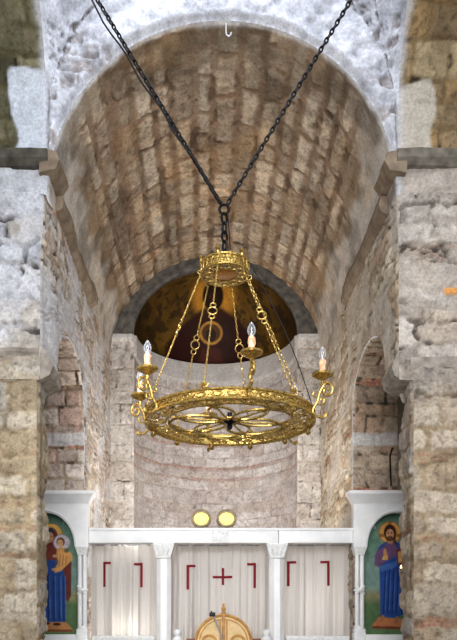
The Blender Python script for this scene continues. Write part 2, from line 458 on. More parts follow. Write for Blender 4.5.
# ------------------------------------------------------------------ piers facing the nave (east walls of the side arms)
def paint_front(sx, inner=False):
    def f(U, V, P):
        sd = 91 if sx < 0 else 107
        if inner: sd += 40
        if sx < 0:
            M1 = masonry(U, V, sd, ch=(.24, .44), ln=(.4, .95), gap=.02, rnd=.06, brick=.12, warp=.12, rag=.07)
            c1 = stone_color(M1, [(180, 180, 184), (164, 164, 169), (194, 193, 195), (176, 170, 164)], (158, 155, 156), U, V, sd, ((166, 160, 160), (156, 146, 142)), .14, .4, 1.0, .47)
        else:
            M1 = masonry(U, V, sd, ch=(.13, .34), ln=(.3, .9), gap=.016, rnd=.04, brick=.22, warp=.1, rag=.06)
            c1 = stone_color(M1, [(172, 164, 156), (158, 150, 142), (182, 174, 166), (166, 154, 142)], (156, 146, 136), U, V, sd, ((164, 142, 128), (152, 134, 122)), .14, .4, 1.0, .5)
        M2 = masonry(U, V, sd + 3, ch=(.2, .4), ln=(.3, .75), gap=.022, rnd=.05, brick=.18, warp=.07, rag=.06)
        if sx < 0:
            c2 = stone_color(M2, [(178, 168, 152), (164, 152, 132), (190, 180, 164), (158, 144, 122), (172, 166, 156)], (160, 144, 120), U, V, sd + 3, ((160, 126, 108), (150, 124, 106)), .13, .6, .45)
        else:
            c2 = stone_color(M2, [(176, 164, 148), (164, 150, 134), (186, 174, 156), (160, 144, 124), (170, 162, 154)], (152, 136, 114), U, V, sd + 3, ((160, 120, 102), (146, 116, 100)), .13, .6, .45)
        t = sstep(4.3, 4.9, V + .6 * (fbm(U * 2, V * 2, sd + 9, 3) - .5)) if sx < 0 else sstep(3.6, 4.6, V + .8 * (fbm(U * 2, V * 2, sd + 9, 3) - .5))
        col = mixc(c2, c1, t)
        h = (M1['edge'] * (.012 + .022 * M1['r2']) - .045 * M1['crev']) * t + (M2['edge'] * (.01 + .018 * M2['r2']) - .012 * M2['crev']) * (1 - t) + .02 * fbm(U * 5, V * 5, sd + 7, 5)
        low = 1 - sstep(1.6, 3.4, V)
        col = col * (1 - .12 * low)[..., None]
        wz = sstep(.42, .6, fbm(U * 2.4, V * 2.4, sd + 15, 4)) * sstep(4.4, 5.4, V)
        wc = lin((200, 203, 211) if sx < 0 else (178, 172, 166)) * (.66 + .68 * fbm(U * 9, V * 9, sd + 16, 4))[..., None]
        col = mixc(col, wc, wz * .45)
        blot = fbm(U * 1.3 + 3, V * 1.3, sd + 19, 4)
        col = col * (.8 + .4 * blot)[..., None]
        if sx > 0 and not inner:                              # one warm brick end sticking out of the face
            bx, bz = X(449, Y0), Z(293, Y0)
            q = (np.abs(U - bx) < .075) & (np.abs(V - bz) < .035)
            col = np.where(q[..., None], lin((206, 150, 92)), col); h = np.where(q, .07, h)
        if inner: e = rim(U - Y0, w=.045)
        else: e = rim(np.where(V > ZP, np.abs(np.abs(U) - (W + chamf(sx, 0 * U + Y0, V))), 9), np.where(V < ZP, np.abs(np.abs(U) - PIN[sx]), 9), w=.045)
        return col * 1.08, h * e
    return f
for sx, nm in ((-1, 'wall_front_left'), (1, 'wall_front_right')):
    def pos_up(U, V, sx=sx):
        return (sx * (W + chamf(sx, 0 * U + Y0, V) + U), Y0, V)
    ok = lambda f: (lambda U, V, P: f(P[..., 0], V, P))
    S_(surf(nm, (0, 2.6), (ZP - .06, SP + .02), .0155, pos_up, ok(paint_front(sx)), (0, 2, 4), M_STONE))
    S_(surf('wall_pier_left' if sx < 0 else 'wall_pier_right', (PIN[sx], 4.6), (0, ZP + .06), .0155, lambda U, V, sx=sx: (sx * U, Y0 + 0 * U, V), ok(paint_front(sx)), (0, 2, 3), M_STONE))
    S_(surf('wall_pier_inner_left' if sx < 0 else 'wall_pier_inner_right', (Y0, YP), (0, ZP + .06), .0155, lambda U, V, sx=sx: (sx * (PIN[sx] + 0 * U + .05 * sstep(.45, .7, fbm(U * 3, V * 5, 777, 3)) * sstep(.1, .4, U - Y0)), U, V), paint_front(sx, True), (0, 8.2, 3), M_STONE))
    b = MB(); x0, x1 = sorted((sx * (PIN[sx] + .06), sx * 2.9)); b.box(x0, x1, Y0 + .05, YP, 0, ZP + .05); S_(b.build('wall_pier_core_left' if sx < 0 else 'wall_pier_core_right', M_PLAIN))
    b = MB(); b.box(min(sx * 4.55, sx * 5), max(sx * 4.55, sx * 5), Y0 - .05, Y0 + .4, 0, SP)
    S_(b.build('wall_arm_end_left' if sx < 0 else 'wall_arm_end_right', M_PLAIN))

# barrel vaults of the side arms, springing from the pier faces towards the nave
def paint_arm(sx):
    def f(U, V, P):
        sd = 131 if sx < 0 else 149
        M = masonry(U, V, sd, ch=(.24, .36), ln=(.4, .9), gap=.014, rnd=.05, brick=.1, warp=.05)
        pal = [(104, 100, 80), (92, 88, 70), (114, 108, 88)] if sx < 0 else [(152, 134, 106), (138, 120, 94), (166, 150, 122), (146, 124, 92)]
        col = stone_color(M, pal, (92, 88, 66) if sx < 0 else (132, 114, 86), U, V, sd, ((150, 120, 94), (132, 112, 90)), .16)
        st = fbm(U * 5, V * 1.2, sd + 3, 4)
        col = col * (.7 + .6 * st)[..., None]
        # plastered patch next to the arch corner, just above the cornice
        du = (U - W) if sx > 0 else (-U - W)
        nz = fbm(U * 3, V * 3, sd + 6, 3) - .5
        pt = (1 - sstep(.36, .4, du + .25 * nz)) * (1 - sstep(1.26, 1.32, V + .4 * nz))
        pc = lin((200, 206, 216) if sx < 0 else (186, 180, 170)) * (.78 + .44 * fbm(U * 9, V * 9, sd + 8, 4))[..., None]
        col = mixc(col, pc, pt * .9)
        below = 1 - sstep(.36, .39, V)                       # under the cornice the pier masonry goes on
        bc = lin((184, 186, 192) if sx < 0 else (170, 162, 154)) * (.6 + .8 * fbm(U * 7, V * 7, sd + 12, 5))[..., None]
        col = mixc(col, bc, below)
        ed = 1 - sstep(.0, .1, du + .08 * nz)
        col = mixc(col, lin((196, 198, 204)) * np.ones_like(col), ed * .6)
        h = M['edge'] * (.012 + .02 * M['r2']) * (1 - .6 * pt) + .02 * fbm(U * 6, V * 6, sd + 7, 4)
        return col, h * rim(du, w=.04)
    return f
for sx in (-1, 1):
    ur = (-4.6, -W) if sx < 0 else (W, 4.6)
    def arm_pos(U, V):
        t = np.clip(V - ST, 0, PI * W) / W
        return (U, 6 + W * np.cos(t), SA + W * np.sin(t) - np.maximum(ST - V, 0) - np.maximum(V - ST - PI * W, 0))
    S_(surf('ceiling_arm_left' if sx < 0 else 'ceiling_arm_right', ur, (0, PI * W + 2 * ST), .02, arm_pos, paint_arm(sx), (sx * 2.7, 6, 5), M_STONE))

# flat plastered wall over the bema arch
def paint_tymp(U, V, P):
    n = fbm(U * 3, V * 3, 411, 5); n2 = fbm(U * 10, V * 10, 413, 4)
    M = masonry(U, V, 417, ch=(.12, .2), ln=(.25, .6), gap=.03, rnd=.03, brick=0, warp=.06, rag=.05)
    pc = lin((192, 194, 202)) * ((.5 + 1.0 * n2) * (.65 + .7 * n))[..., None]
    slot = M['edge'] * (M['r'] > .4) * sstep(.5, .58, fbm(U * 1.7, V * 1.7, 419, 3))
    col = mixc(pc, lin((132, 118, 110)) * (.6 + .8 * n2)[..., None], slot * .7)
    r = np.hypot(U, V - SP)
    return col, (.12 * n + .07 * n2 - .05 * slot) * rim(np.abs(r - W), W - np.abs(U), w=.05)
S_(surf('wall_arch_spandrel', (-W, W), (SP, SA + W), .0155, lambda U, V: (U, Y0 + 0 * U, V), paint_tymp, (0, 2, 6), M_STONE,
        lambda U, V: (np.hypot(U, V - SP) > W - .012) & (V < SA + np.sqrt(np.maximum(W * W - U * U, 0)) + .02)))

# pendentives
def pend(q):
    a_mid = {0: 45, 1: 135, 2: 225, 3: 315}[q]
    RS = W * math.sqrt(2)
    def pos(U, V):
        hh = U; rho = np.sqrt(np.maximum(RS * RS - hh * hh, W * W))
        sp = PI / 4 - np.arccos(np.clip(W / rho, -1, 1))
        a = math.radians(a_mid) + (V * 2 - 1) * sp
        return (rho * np.cos(a), 6 + rho * np.sin(a), SA + hh)
    def paint(U, V, P):
        sd = 171 + q * 7
        rho = np.sqrt(np.maximum(RS * RS - U * U, W * W)); wid = 2 * (PI / 4 - np.arccos(np.clip(W / rho, -1, 1))) * rho
        ar = (V - .5) * wid
        wu = U + .16 * (vnoise(ar * 1.5, U * 1.5, sd + 1) - .5)
        M = masonry(ar, wu, sd, ch=(.12, .2), ln=(.3, .8), gap=.04, rnd=.03, brick=0, warp=.05, rag=.05)
        pal = [(190, 186, 184), (174, 164, 158), (196, 194, 194), (162, 148, 138)]
        col = stone_color(M, pal, (188, 188, 192), U, ar, sd, var=.12)
        dark = 1 - sstep(.0, .6, M['edge'])
        nz = fbm(ar * 2.2, U * 2.2, sd + 3, 4)
        # plaster covers the part near the bema arch; bare thin stones towards the side arch
        near = V if q == 1 else 1 - V
        bare = (1 - sstep(.8, .95, (1 - near) * wid + .7 * (nz - .5))) * sstep(.12, .22, U) * sstep(.03, .08, (1 - near) * wid)
        pc = lin((188, 190, 198)) * ((.5 + 1.0 * fbm(ar * 8, U * 8, sd + 5, 4)) * (.7 + .6 * fbm(ar * 2.5, U * 2.5, sd + 6, 4)))[..., None]
        stc = lin((104, 86, 76)) * (.6 + .8 * fbm(ar * 7, U * 7, sd + 8, 3))[..., None]
        slot = M['edge'] * (M['r'] > .22)
        col = mixc(pc, stc, slot * bare * .9)
        h = -.07 * slot * bare + .07 * fbm(ar * 5, U * 5, sd + 7, 5)
        return col, h * rim(V * wid, (1 - V) * wid, w=.06)
    return S_(surf('ceiling_pendentive', (0.001, W), (0, 1), .016, pos, paint, (0, 6, 5), M_STONE, res_v=.005))
for q in (0, 1): pend(q)
# west pendentives, drum and dome (above and behind the view)
def plain(U, V, P):
    n = fbm(U * 4, V * 4, 201, 4)
    n2 = fbm(U * 11, V * 11, 207, 4)
    return lin((168, 168, 172)) * ((.55 + .9 * n) * (.6 + .8 * n2))[..., None], .05 * n
for q in (2, 3):
    RS = W * math.sqrt(2)
    def pos(U, V, q=q):
        rho = np.sqrt(np.maximum(RS * RS - U * U, W * W)); sp = PI / 4 - np.arccos(np.clip(W / rho, -1, 1))
        a = math.radians(225 if q == 2 else 315) + (V * 2 - 1) * sp
        return (rho * np.cos(a), 6 + rho * np.sin(a), SA + U)
    S_(surf('ceiling_pendentive', (0.001, W), (0, 1), .06, pos, plain, (0, 6, 5), M_STONE, res_v=.03))
S_(surf('ceiling_drum', (0, 2 * PI), (SA + W - .01, SA + W + 1.8), .02, lambda U, V: (W * np.cos(U), 6 + W * np.sin(U), V), plain, (0, 6, 9), M_STONE, res_v=.04))
S_(surf('ceiling_dome', (0, 2 * PI), (0, PI / 2), .06, lambda U, V: (W * np.cos(U) * np.cos(V), 6 + W * np.sin(U) * np.cos(V), SA + W + 1.8 + W * np.sin(V)), plain, (0, 6, 9), M_STONE, res_v=.06))

# ------------------------------------------------------------------ apse
apal = [(192, 186, 184), (180, 172, 169), (200, 195, 193), (184, 174, 168)]
def paint_apse(U, V, P):
    M = masonry(U, V, 231, ch=(.14, .3), ln=(.3, .8), gap=.014, rnd=.02, brick=.22, warp=.03, rag=.015)
    col = stone_color(M, apal, (176, 166, 160), U, V, 231, ((178, 146, 136), (166, 138, 128)), .08, .35, .3)
    pl = sstep(.55, .7, fbm(U * 1.6, V * 1.6, 235, 4)) * .35
    col = mixc(col, lin((194, 190, 188)) * (.85 + .3 * fbm(U * 8, V * 8, 236, 3))[..., None], pl)
    band = sstep(CZ - .42, CZ - .4, V)                         # plain moulding band below the fresco
    col = mixc(col, lin((186, 184, 182)) * (.85 + .3 * fbm(U * 8, V * 8, 237, 3))[..., None], band)
    h = M['edge'] * .012 * (1 - band) + band * .05 * sstep(CZ - .42, CZ - .36, V)
    return col, h * rim(U, PI * RA - U, w=.03)
S_(surf('wall_apse', (0, PI * RA), (0, CZ), .016, lambda U, V: (-RA * np.cos(U / RA), YA + RA * np.sin(U / RA), V), paint_apse, (0, YA, 4), M_STONE))
def paint_pil(U, V, P):
    M = masonry(U, V, 251, ch=(.24, .42), ln=(.3, .5), gap=.014, rnd=.025, brick=.12, warp=.03)
    col = stone_color(M, [(192, 186, 180), (180, 172, 164), (198, 192, 187)], (176, 166, 156), U, V, 251, ((186, 150, 134), (172, 140, 126)), .1)
    cap = sstep(CZ - .1, CZ - .09, V)
    col = mixc(col, lin((198, 198, 198)) * np.ones_like(col), cap * .8)
    inn = np.abs(np.abs(U) - RA)
    return col, (M['edge'] * .015 + cap * .06) * rim(inn, w=.03)
for sx in (-1, 1):
    S_(surf('wall_apse_pilaster_left' if sx < 0 else 'wall_apse_pilaster_right', (-W - .02, -RA) if sx < 0 else (RA, W + .02), (0, CZ), .016, lambda U, V: (U, YA, V), paint_pil, (0, 5, 4), M_STONE))
# archivolt ring between the vault and the half dome
def arcv():
    n = 72; out = []; inn = []
    a_s = math.asin((CZ - SP) / W)
    for i in range(n + 1):
        t = PI * i / n
        inn.append((-RA * math.cos(t), CZ + CB * math.sin(t)))
        a = a_s + (PI - 2 * a_s) * i / n
        out.append((-W * math.cos(a) * .997, SP + W * math.sin(a) * .997))
    b = MB(); vs = []; fs = []
    for k in range(n + 1):
        (xi, zi), (xo, zo) = inn[k], out[k]
        mx, mz = xi + (xo - xi) * .18, zi + (zo - zi) * .18
        vs += [(xi, YA + .12, zi), (xi, YA - .04, zi), (mx, YA - .06, mz), (xo, YA - .06, zo), (xo, YA + .12, zo)]
    for k in range(n):
        for j in range(4): fs.append((k * 5 + j, k * 5 + j + 1, (k + 1) * 5 + j + 1, (k + 1) * 5 + j))
    b.add(vs, fs)
    return b.build('trim_1', M_GREYSTONE, angle=25)
S_(arcv())

# fresco in the half dome
def poly_in(x, y, pts, soft=.8):
    """signed-distance polygon coverage"""
    d = np.full(x.shape, 1e9); ins = np.zeros(x.shape, bool); n = len(pts)
    for i in range(n):
        (x0, y0), (x1, y1) = pts[i], pts[(i + 1) % n]
        ex, ey = x1 - x0, y1 - y0; wx, wy = x - x0, y - y0
        t = np.clip((wx * ex + wy * ey) / (ex * ex + ey * ey + 1e-9), 0, 1)
        d = np.minimum(d, np.hypot(wx - ex * t, wy - ey * t))
        c = ((y0 <= y) != (y1 <= y))
        xi = x0 + (y - y0) * ex / (ey if ey else 1e-9)
        ins ^= c & (x < xi)
    return np.where(ins, sstep(-soft, soft, d), sstep(-soft, soft, -d))
def ell(x, y, cx, cy, rx, ry, soft=.12):
    return 1 - sstep(1 - soft, 1 + soft, np.hypot((x - cx) / rx, (y - cy) / ry))
def ringm(x, y, cx, cy, r, w):
    return 1 - sstep(w * .6, w * 1.4, np.abs(np.hypot(x - cx, y - cy) - r))
class Paint:
    def __init__(s, col): s.c = col
    def lay(s, t, rgb, a=1.0):
        s.c = mixc(s.c, lin(rgb) * np.ones_like(s.c), t * a); return s
def paint_conch(U, V, P):
    ix = VX + (P[..., 0] - CX) * F / P[..., 1]; iy = VY - (P[..., 2] - E) * F / P[..., 1]
    n = fbm(U * 4, V * 4, 261, 5); n2 = fbm(U * 9, V * 9, 267, 4)
    p = Paint(lin((112, 84, 34)) * (.3 + 1.1 * n)[..., None])
    p.lay(sstep(.5, .62, n2), (38, 28, 18), .7)
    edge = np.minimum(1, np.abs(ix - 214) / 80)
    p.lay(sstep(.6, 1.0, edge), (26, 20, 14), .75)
    p.lay(ell(ix, iy, 214, 298, 21, 22, .3), (196, 142, 56), .85)                                   # halo
    p.lay(poly_in(ix, iy, [(203, 308), (222, 308), (240, 322), (256, 340), (264, 370), (160, 370), (168, 342), (184, 324)], 2.5), (48, 20, 18), .95)   # robe
    p.lay(poly_in(ix, iy, [(228, 322), (252, 336), (262, 370), (236, 370)], 2.5), (48, 18, 18), .5)
    p.lay(ell(ix, iy, 213, 296, 10.5, 15), (22, 12, 13), .97)                                    # hood
    p.lay(ell(ix, iy, 213, 299, 4.6, 7.5), (64, 38, 27), .6)                                         # face
    p.lay(ell(ix, iy, 211, 334, 11, 12), (96, 66, 34), .7)
    p.lay(ringm(ix, iy, 211, 333, 10.5, 1.3), (176, 132, 62), .9)                                # small halo
    p.lay(ell(ix, iy, 211, 335, 5, 7), (40, 24, 20), .9)
    p.lay(poly_in(ix, iy, [(202, 348), (220, 348), (226, 372), (196, 372)], 2), (84, 40, 26), .7)
    for (bx, by) in ((168, 300), (178, 296), (246, 292), (258, 300), (160, 312), (268, 312)):
        p.lay(poly_in(ix, iy, [(bx - 3, by - 3), (bx - 1, by - 3), (bx + 2, by + 3), (bx, by + 3)], .6), (40, 26, 14), .7)
    p.c = p.c * (.7 + .6 * n2)[..., None]
    return p.c, 0 * U
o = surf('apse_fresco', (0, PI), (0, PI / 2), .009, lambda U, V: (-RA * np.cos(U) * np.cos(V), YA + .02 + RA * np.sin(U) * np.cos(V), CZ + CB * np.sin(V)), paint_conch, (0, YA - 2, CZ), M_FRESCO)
tag(o, 'dark gilded fresco of a hooded haloed figure filling the apse half dome', 'fresco')

# ------------------------------------------------------------------ trims: cornices, spring fillets, imposts
def jitter(me, amp, sc, seed):
    n = len(me.vertices); co = np.empty(n * 3, np.float32); me.vertices.foreach_get('co', co); co = co.reshape(-1, 3)
    for k in range(3):
        co[:, k] += amp * 2 * (fbm(co[:, (k + 1) % 3] * sc + 3 * k + 40, co[:, (k + 2) % 3] * sc + co[:, k] * sc * .7 + 40, seed + k, 3) - .5)
    me.vertices.foreach_set('co', co.reshape(-1)); me.update()
def rough_prism(name, prof, a0, a1, axis, mat, amp=.02, sc=4, n=24, seed=1):
    """outline swept along an axis in n steps, then roughened"""
    b = MB(); k = len(prof); vs = []; fs = []
    # resample outline
    pr = []
    for i in range(k):
        p, q = prof[i], prof[(i + 1) % k]
        for t in (0, .33, .66): pr.append((p[0] + (q[0] - p[0]) * t, p[1] + (q[1] - p[1]) * t))
    k = len(pr)
    for s in range(n + 1):
        a = a0 + (a1 - a0) * s / n
        for p in pr: vs.append({'x': (a, p[0], p[1]), 'y': (p[0], a, p[1])}[axis])
    for s in range(n):
        for j in range(k): fs.append((s * k + j, s * k + (j + 1) % k, (s + 1) * k + (j + 1) % k, (s + 1) * k + j))
    fs.append(tuple(range(k))); fs.append(tuple(n * k + j for j in range(k)))
    b.add(vs, fs); o = b.build(name, mat, angle=30); jitter(o.data, amp, sc, seed); return S_(o)
for sx in (-1, 1):
    zt, zb = E + 5.31, E + 5.15
    xin = sx * (W - .03)
    rough_prism('trim_2' if sx < 0 else 'trim_3', [(Y0 + .06, zb - .03), (Y0 - .07, zb), (Y0 - .13, zb + .06), (Y0 - .13, zt), (Y0 + .06, zt + .01)],
                sx * 4.6, xin, 'x', M_DARKCORN if sx < 0 else M_GREYCORN, .018, 4, 30, 300 + sx)
    # cap stone at the corner turning into the bema
    rough_prism('trim_4' if sx < 0 else 'trim_5', [(sx * (W + .08), zb - .1), (sx * (W - .1), zb - .06), (sx * (W - .17), zb + .05), (sx * (W - .13), zt - .02), (sx * (W + .08), zt)],
                Y0 - .1, Y0 + .42, 'y', M_BROWNPL, .02, 5, 14, 320 + sx)
    # mortar fillet running along the vault springing
    rough_prism('trim_6' if sx < 0 else 'trim_7', [(sx * (W + .02), E + 4.84), (sx * (W - .09), E + 4.92), (sx * (W - .11), E + 5.0), (sx * (W - .07), E + 5.16), (sx * (W + .02), E + 5.2)],
                Y0 + .4, 10.9, 'y', M_BROWNPL, .05, 2.5, 60, 340 + sx)
    # impost: front ledge and the corbel carrying the side arch
    rough_prism('trim_8' if sx < 0 else 'trim_9', [(Y0 + .04, E + 2.99), (Y0 - .02, E + 3.0), (Y0 - .055, E + 3.05), (Y0 - .055, E + 3.09), (Y0 + .04, E + 3.11)] if sx < 0 else [(Y0 + .04, E + 2.86), (Y0 - .02, E + 2.88), (Y0 - .035, E + 2.94), (Y0 - .03, E + 3.0), (Y0 + .04, E + 3.03)],
                sx * 4.6, sx * (W + (.1 if sx < 0 else .15)), 'x', M_IMPOST, .02, 5, 30, 360 + sx)
    rough_prism('trim_10' if sx < 0 else 'trim_11', [(sx * (W + .3), E + 2.74), (sx * (W + .1), E + 2.74), (sx * (W - .03), E + 2.8), (sx * (W - .06), E + 2.9), (sx * (W + .03), E + 3.08), (sx * (W + .3), E + 3.1)],
                Y0 + .0, Y0 + .57, 'y', M_IMPOST, .03, 4, 14, 380 + sx)

# side rooms behind the arches, floor
for sx, nm in ((-1, 'left'), (1, 'right')):
    b = MB(); x0, x1 = sorted((sx * (W + TH - .02), sx * 4.6))
    b.box(x0, x1, YJ + .002, YJ + .2, 0, 6.2); S_(b.build('wall_side_room_back_' + nm, M_PLAIN))
    b = MB(); x0, x1 = sorted((sx * 4.6, sx * 4.8)); b.box(x0, x1, Y0, YJ + .2, 0, 6.2); S_(b.build('wall_side_room_' + nm, M_PLAIN))
    b = MB(); x0, x1 = sorted((sx * (W + .1), sx * 4.8)); b.box(x0, x1, Y0 + .1, YJ + .2, 6.2, 6.35); S_(b.build('ceiling_side_room_' + nm, M_PLAIN))
b = MB(); b.box(-6, 6, -6, 16, -.1, 0); S_(b.build('floor', M_FLOOR))
b = MB(); b.box(-W + .02, W - .02, 9.95, 14.6, 0, .3); S_(b.build('floor_sanctuary_step', M_FLOOR))

# ------------------------------------------------------------------ marble screen
YT = 10.3                       # front of the marble screen
def PX(px): return X(px, YT)
def PZ(py): return Z(py, YT)
t = empty('marble_beam', (0, YT + .12, PZ(543)))
b = MB(); b.box(PX(88.5), PX(278.3), -.12, .12, .0, PZ(528.5) - PZ(543), .012)
b.box(PX(278.6), PX(353.5), -.12, .12, .0, PZ(528.5) - PZ(543), .012)
o = b.build('beam', M_MARBLE, t)
b = MB(); b.box(PX(88.5), PX(353.5), -.14, .12, PZ(530.5) - PZ(543), PZ(528) - PZ(543), .006); b.build('fillet', M_MARBLE, t)
b = MB(); cx = PX(220.5)
b.box(cx - .125, cx + .125, -.135, -.11, .02, .19, .004)
b.ring((cx, -.137, .105), .062, .008, 28, 6, 'y'); b.box(cx - .05, cx + .05, -.142, -.13, .098, .112); b.box(cx - .007, cx + .007, -.142, -.13, .055, .155)
for q in (-1, 1): b.ring((cx + q * .092, -.137, .105), .024, .006, 18, 6, 'y')
b.build('carved_panel', M_MARBLE2, t)
tag(t, 'long white marble beam across the sanctuary screen under two round lamps', 'beam')

def column(px, label):
    cx = PX(px); zt = PZ(543); zc = PZ(557.5)
    t = empty('marble_column', (cx, YT + .12, .3))
    zt -= .3; zc -= .3
    b = MB()
    prof = []
    n = 8; r = .105
    pts = [(r * math.cos(PI / 8 + 2 * PI * i / n) / math.cos(PI / 8), r * math.sin(PI / 8 + 2 * PI * i / n) / math.cos(PI / 8)) for i in range(n)]
    b.prism(pts, .22, zc, 'z'); b.build('shaft', M_MARBLE, t)
    b = MB()
    lo = .1; hi = .15
    b.prism([(-lo, -lo), (lo, -lo), (lo, lo), (-lo, lo)], zc, zt - .045, 'z', taper=[(-hi, -hi * .9), (hi, -hi * .9), (hi, hi * .9), (-hi, hi * .9)])
    b.box(-.155, .155, -.14, .14, zt - .045, zt, .006)
    b.ring((0, 0, zc), .112, .014, 24, 8)
    for q in (-1, 0, 1):                                       # carved leaves on the bell
        b.tube([(q * .045, -.108, zc + .03), (q * .055, -.122, zc + .09), (q * .075, -.138, zc + .15)], [.012, .02, .008], 8)
    b.build('capital', M_MARBLE2, t)
    b = MB(); b.box(-.15, .15, -.13, .13, 0, .12, .01); b.lathe([(.0, .12), (.14, .12), (.145, .15), (.12, .19), (.115, .23)], n=24); b.build('base', M_MARBLE, t)
    tag(t, label, 'column', 'marble columns of the screen'); return t
column(163.5, 'white marble column between the left curtain and the wide middle curtain')
column(277.2, 'white marble column between the wide middle curtain and the right curtain')

def parapet(px0, px1, label):
    z = PZ(636) - .3; x0, x1 = PX(px0), PX(px1)
    t = empty('marble_parapet', ((x0 + x1) / 2, YT + .12, .3)); w = (x1 - x0) / 2
    b = MB(); b.box(-w, w, -.07, .07, 0, z - .06, .008); b.build('slab', M_MARBLE, t)
    b = MB(); b.box(-w, w, -.1, .1, z - .06, z, .01); b.build('coping', M_MARBLE2, t)
    tag(t, label, 'parapet', 'marble parapet slabs')
parapet(91.5, 154.5, 'low white marble parapet slab under the left curtain')
parapet(286.5, 350, 'low white marble parapet slab under the right curtain')
def post(px, label):
    yp = YT - .13; cx = X(px, yp); zt = Z(629, yp) - .3
    t = empty('marble_post', (cx, yp, .3))
    b = MB(); b.box(-.062, .062, -.06, .06, 0, zt - .16, .008); b.build('shaft', M_MARBLE, t)
    b = MB(); b.lathe([(.0, zt - .17), (.075, zt - .17), (.078, zt - .14), (.05, zt - .12), (.036, zt - .1), (.055, zt - .07), (.06, zt - .04), (.045, zt - .01), (0, zt)], n=20); b.build('knob', M_MARBLE, t)
    tag(t, label, 'post', 'marble gate posts')
post(177.5, 'short marble post with rounded knob left of the wooden gate')
post(266.5, 'short marble post with rounded knob right of the wooden gate')

# ------------------------------------------------------------------ curtains
YC = 10.66
def fold(x, z, sd, x0, w, amp=.05):
    q = (x - x0) / w
    a = .034 * np.sin(x * 19 + 1.6 * np.sin(x * 4.3 + sd) + .4 * np.sin(z * 1.3 + sd)) + .022 * np.sin(x * 41 + 2.2 * np.sin(x * 6.1 + 2 * sd) + .5 * np.sin(z * 1.7))
    a = a + .010 * np.sin(x * 58 + 2.5 * np.sin(x * 7 + sd) + .6 * np.sin(z * 2.2)) + .006 * np.sin(x * 97 + 2 * np.sin(x * 11 + sd))
    return a * (.55 + .3 * (3.1 - z)) + .03 * (fbm(x * 3 + sd + 20, z * 1.1 + 20, 400 + int(sd), 3) - .5)
def curtain(px0, px1, sd, label, marks):
    x0, x1 = X(px0, YC), X(px1, YC); w = x1 - x0
    zt = PZ(541.5); zb = .75
    t = empty('sanctuary_curtain', ((x0 + x1) / 2, YC, zb))
    cxm = (x0 + x1) / 2
    def sheet(name, a0, a1, z0, z1, off, mat, res=.012):
        nu = max(3, int((a1 - a0) / res) + 1); nv = max(3, int((z1 - z0) / .03) + 1)
        U, V = np.meshgrid(np.linspace(a0, a1, nu), np.linspace(z0, z1, nv), indexing='ij')
        P = np.stack([U - cxm, fold(U, V, sd, x0, w) + off, V - zb], -1)
        return put(name, grid_mesh(name, P), mat, t)
    sheet('cloth', x0, x1, zb, zt, 0, M_CURTAIN)
    b = MB(); b.tube([(x0 - cxm - .02, .0, zt - zb - .01), (x1 - cxm + .02, .0, zt - zb - .01)], .012, 10); b.build('rod', M_STEEL, t)
    for nm, rects in marks:
        me = []
        for k, (p0, p1, q0, q1) in enumerate(rects): me.append((X(p0, YC), X(p1, YC), Z(q1, YC), Z(q0, YC)))
        # one mesh per sewn mark
        V_ = []; F_ = []
        for a0, a1, z0, z1 in me:
            nu = max(3, int((a1 - a0) / .01) + 1); nv = max(3, int((z1 - z0) / .02) + 1)
            for s_off in (-.009,):
                U, V = np.meshgrid(np.linspace(a0, a1, nu), np.linspace(z0, z1, nv), indexing='ij')
                Pp = np.stack([U - cxm, fold(U, V, sd, x0, w) + s_off, V - zb], -1).reshape(-1, 3)
                n0 = len(V_); V_ += [tuple(p) for p in Pp]
                for i in range(nu - 1):
                    for j in range(nv - 1):
                        F_.append(tuple(n0 + q for q in (i * nv + j, (i + 1) * nv + j, (i + 1) * nv + j + 1, i * nv + j + 1)))
        bb = MB(); bb.v = V_; bb.f = F_; o = bb.build(nm, M_RED, t)
        o['label'] = 'dark red sewn cross' if nm == 'cross_emblem' else 'dark red sewn corner stripe'
    tag(t, label, 'curtain', 'sanctuary curtains')
CL = lambda x, y, d=25, h=9: ('corner_emblem', [(x, x + 2.6, y, y + d), (x + 2.6, x + h, y, y + 2.4)])
CR = lambda x, y, d=25, h=9: ('corner_emblem', [(x - 2.6, x, y, y + d), (x - h, x - 2.6, y, y + 2.4)])
curtain(91.5, 158.5, 1, 'cream curtain with two red corner marks, beside the icon of the mother and child', [CL(103.3, 562, 25, 7.5), CR(143, 563, 24.5)])
curtain(168, 272.5, 2, 'wide cream middle curtain with red cross between two corner marks', [CL(186.5, 565, 24.5), CR(256, 563), ('cross_emblem', [(212.8, 221.8, 576, 578.4), (221.8, 224.2, 568, 585), (224.2, 232.2, 576, 578.4)])])
curtain(282, 353.5, 3, 'cream curtain with two red corner marks, beside the icon of the bearded man', [CL(287, 561.3), CR(329.2, 561)])

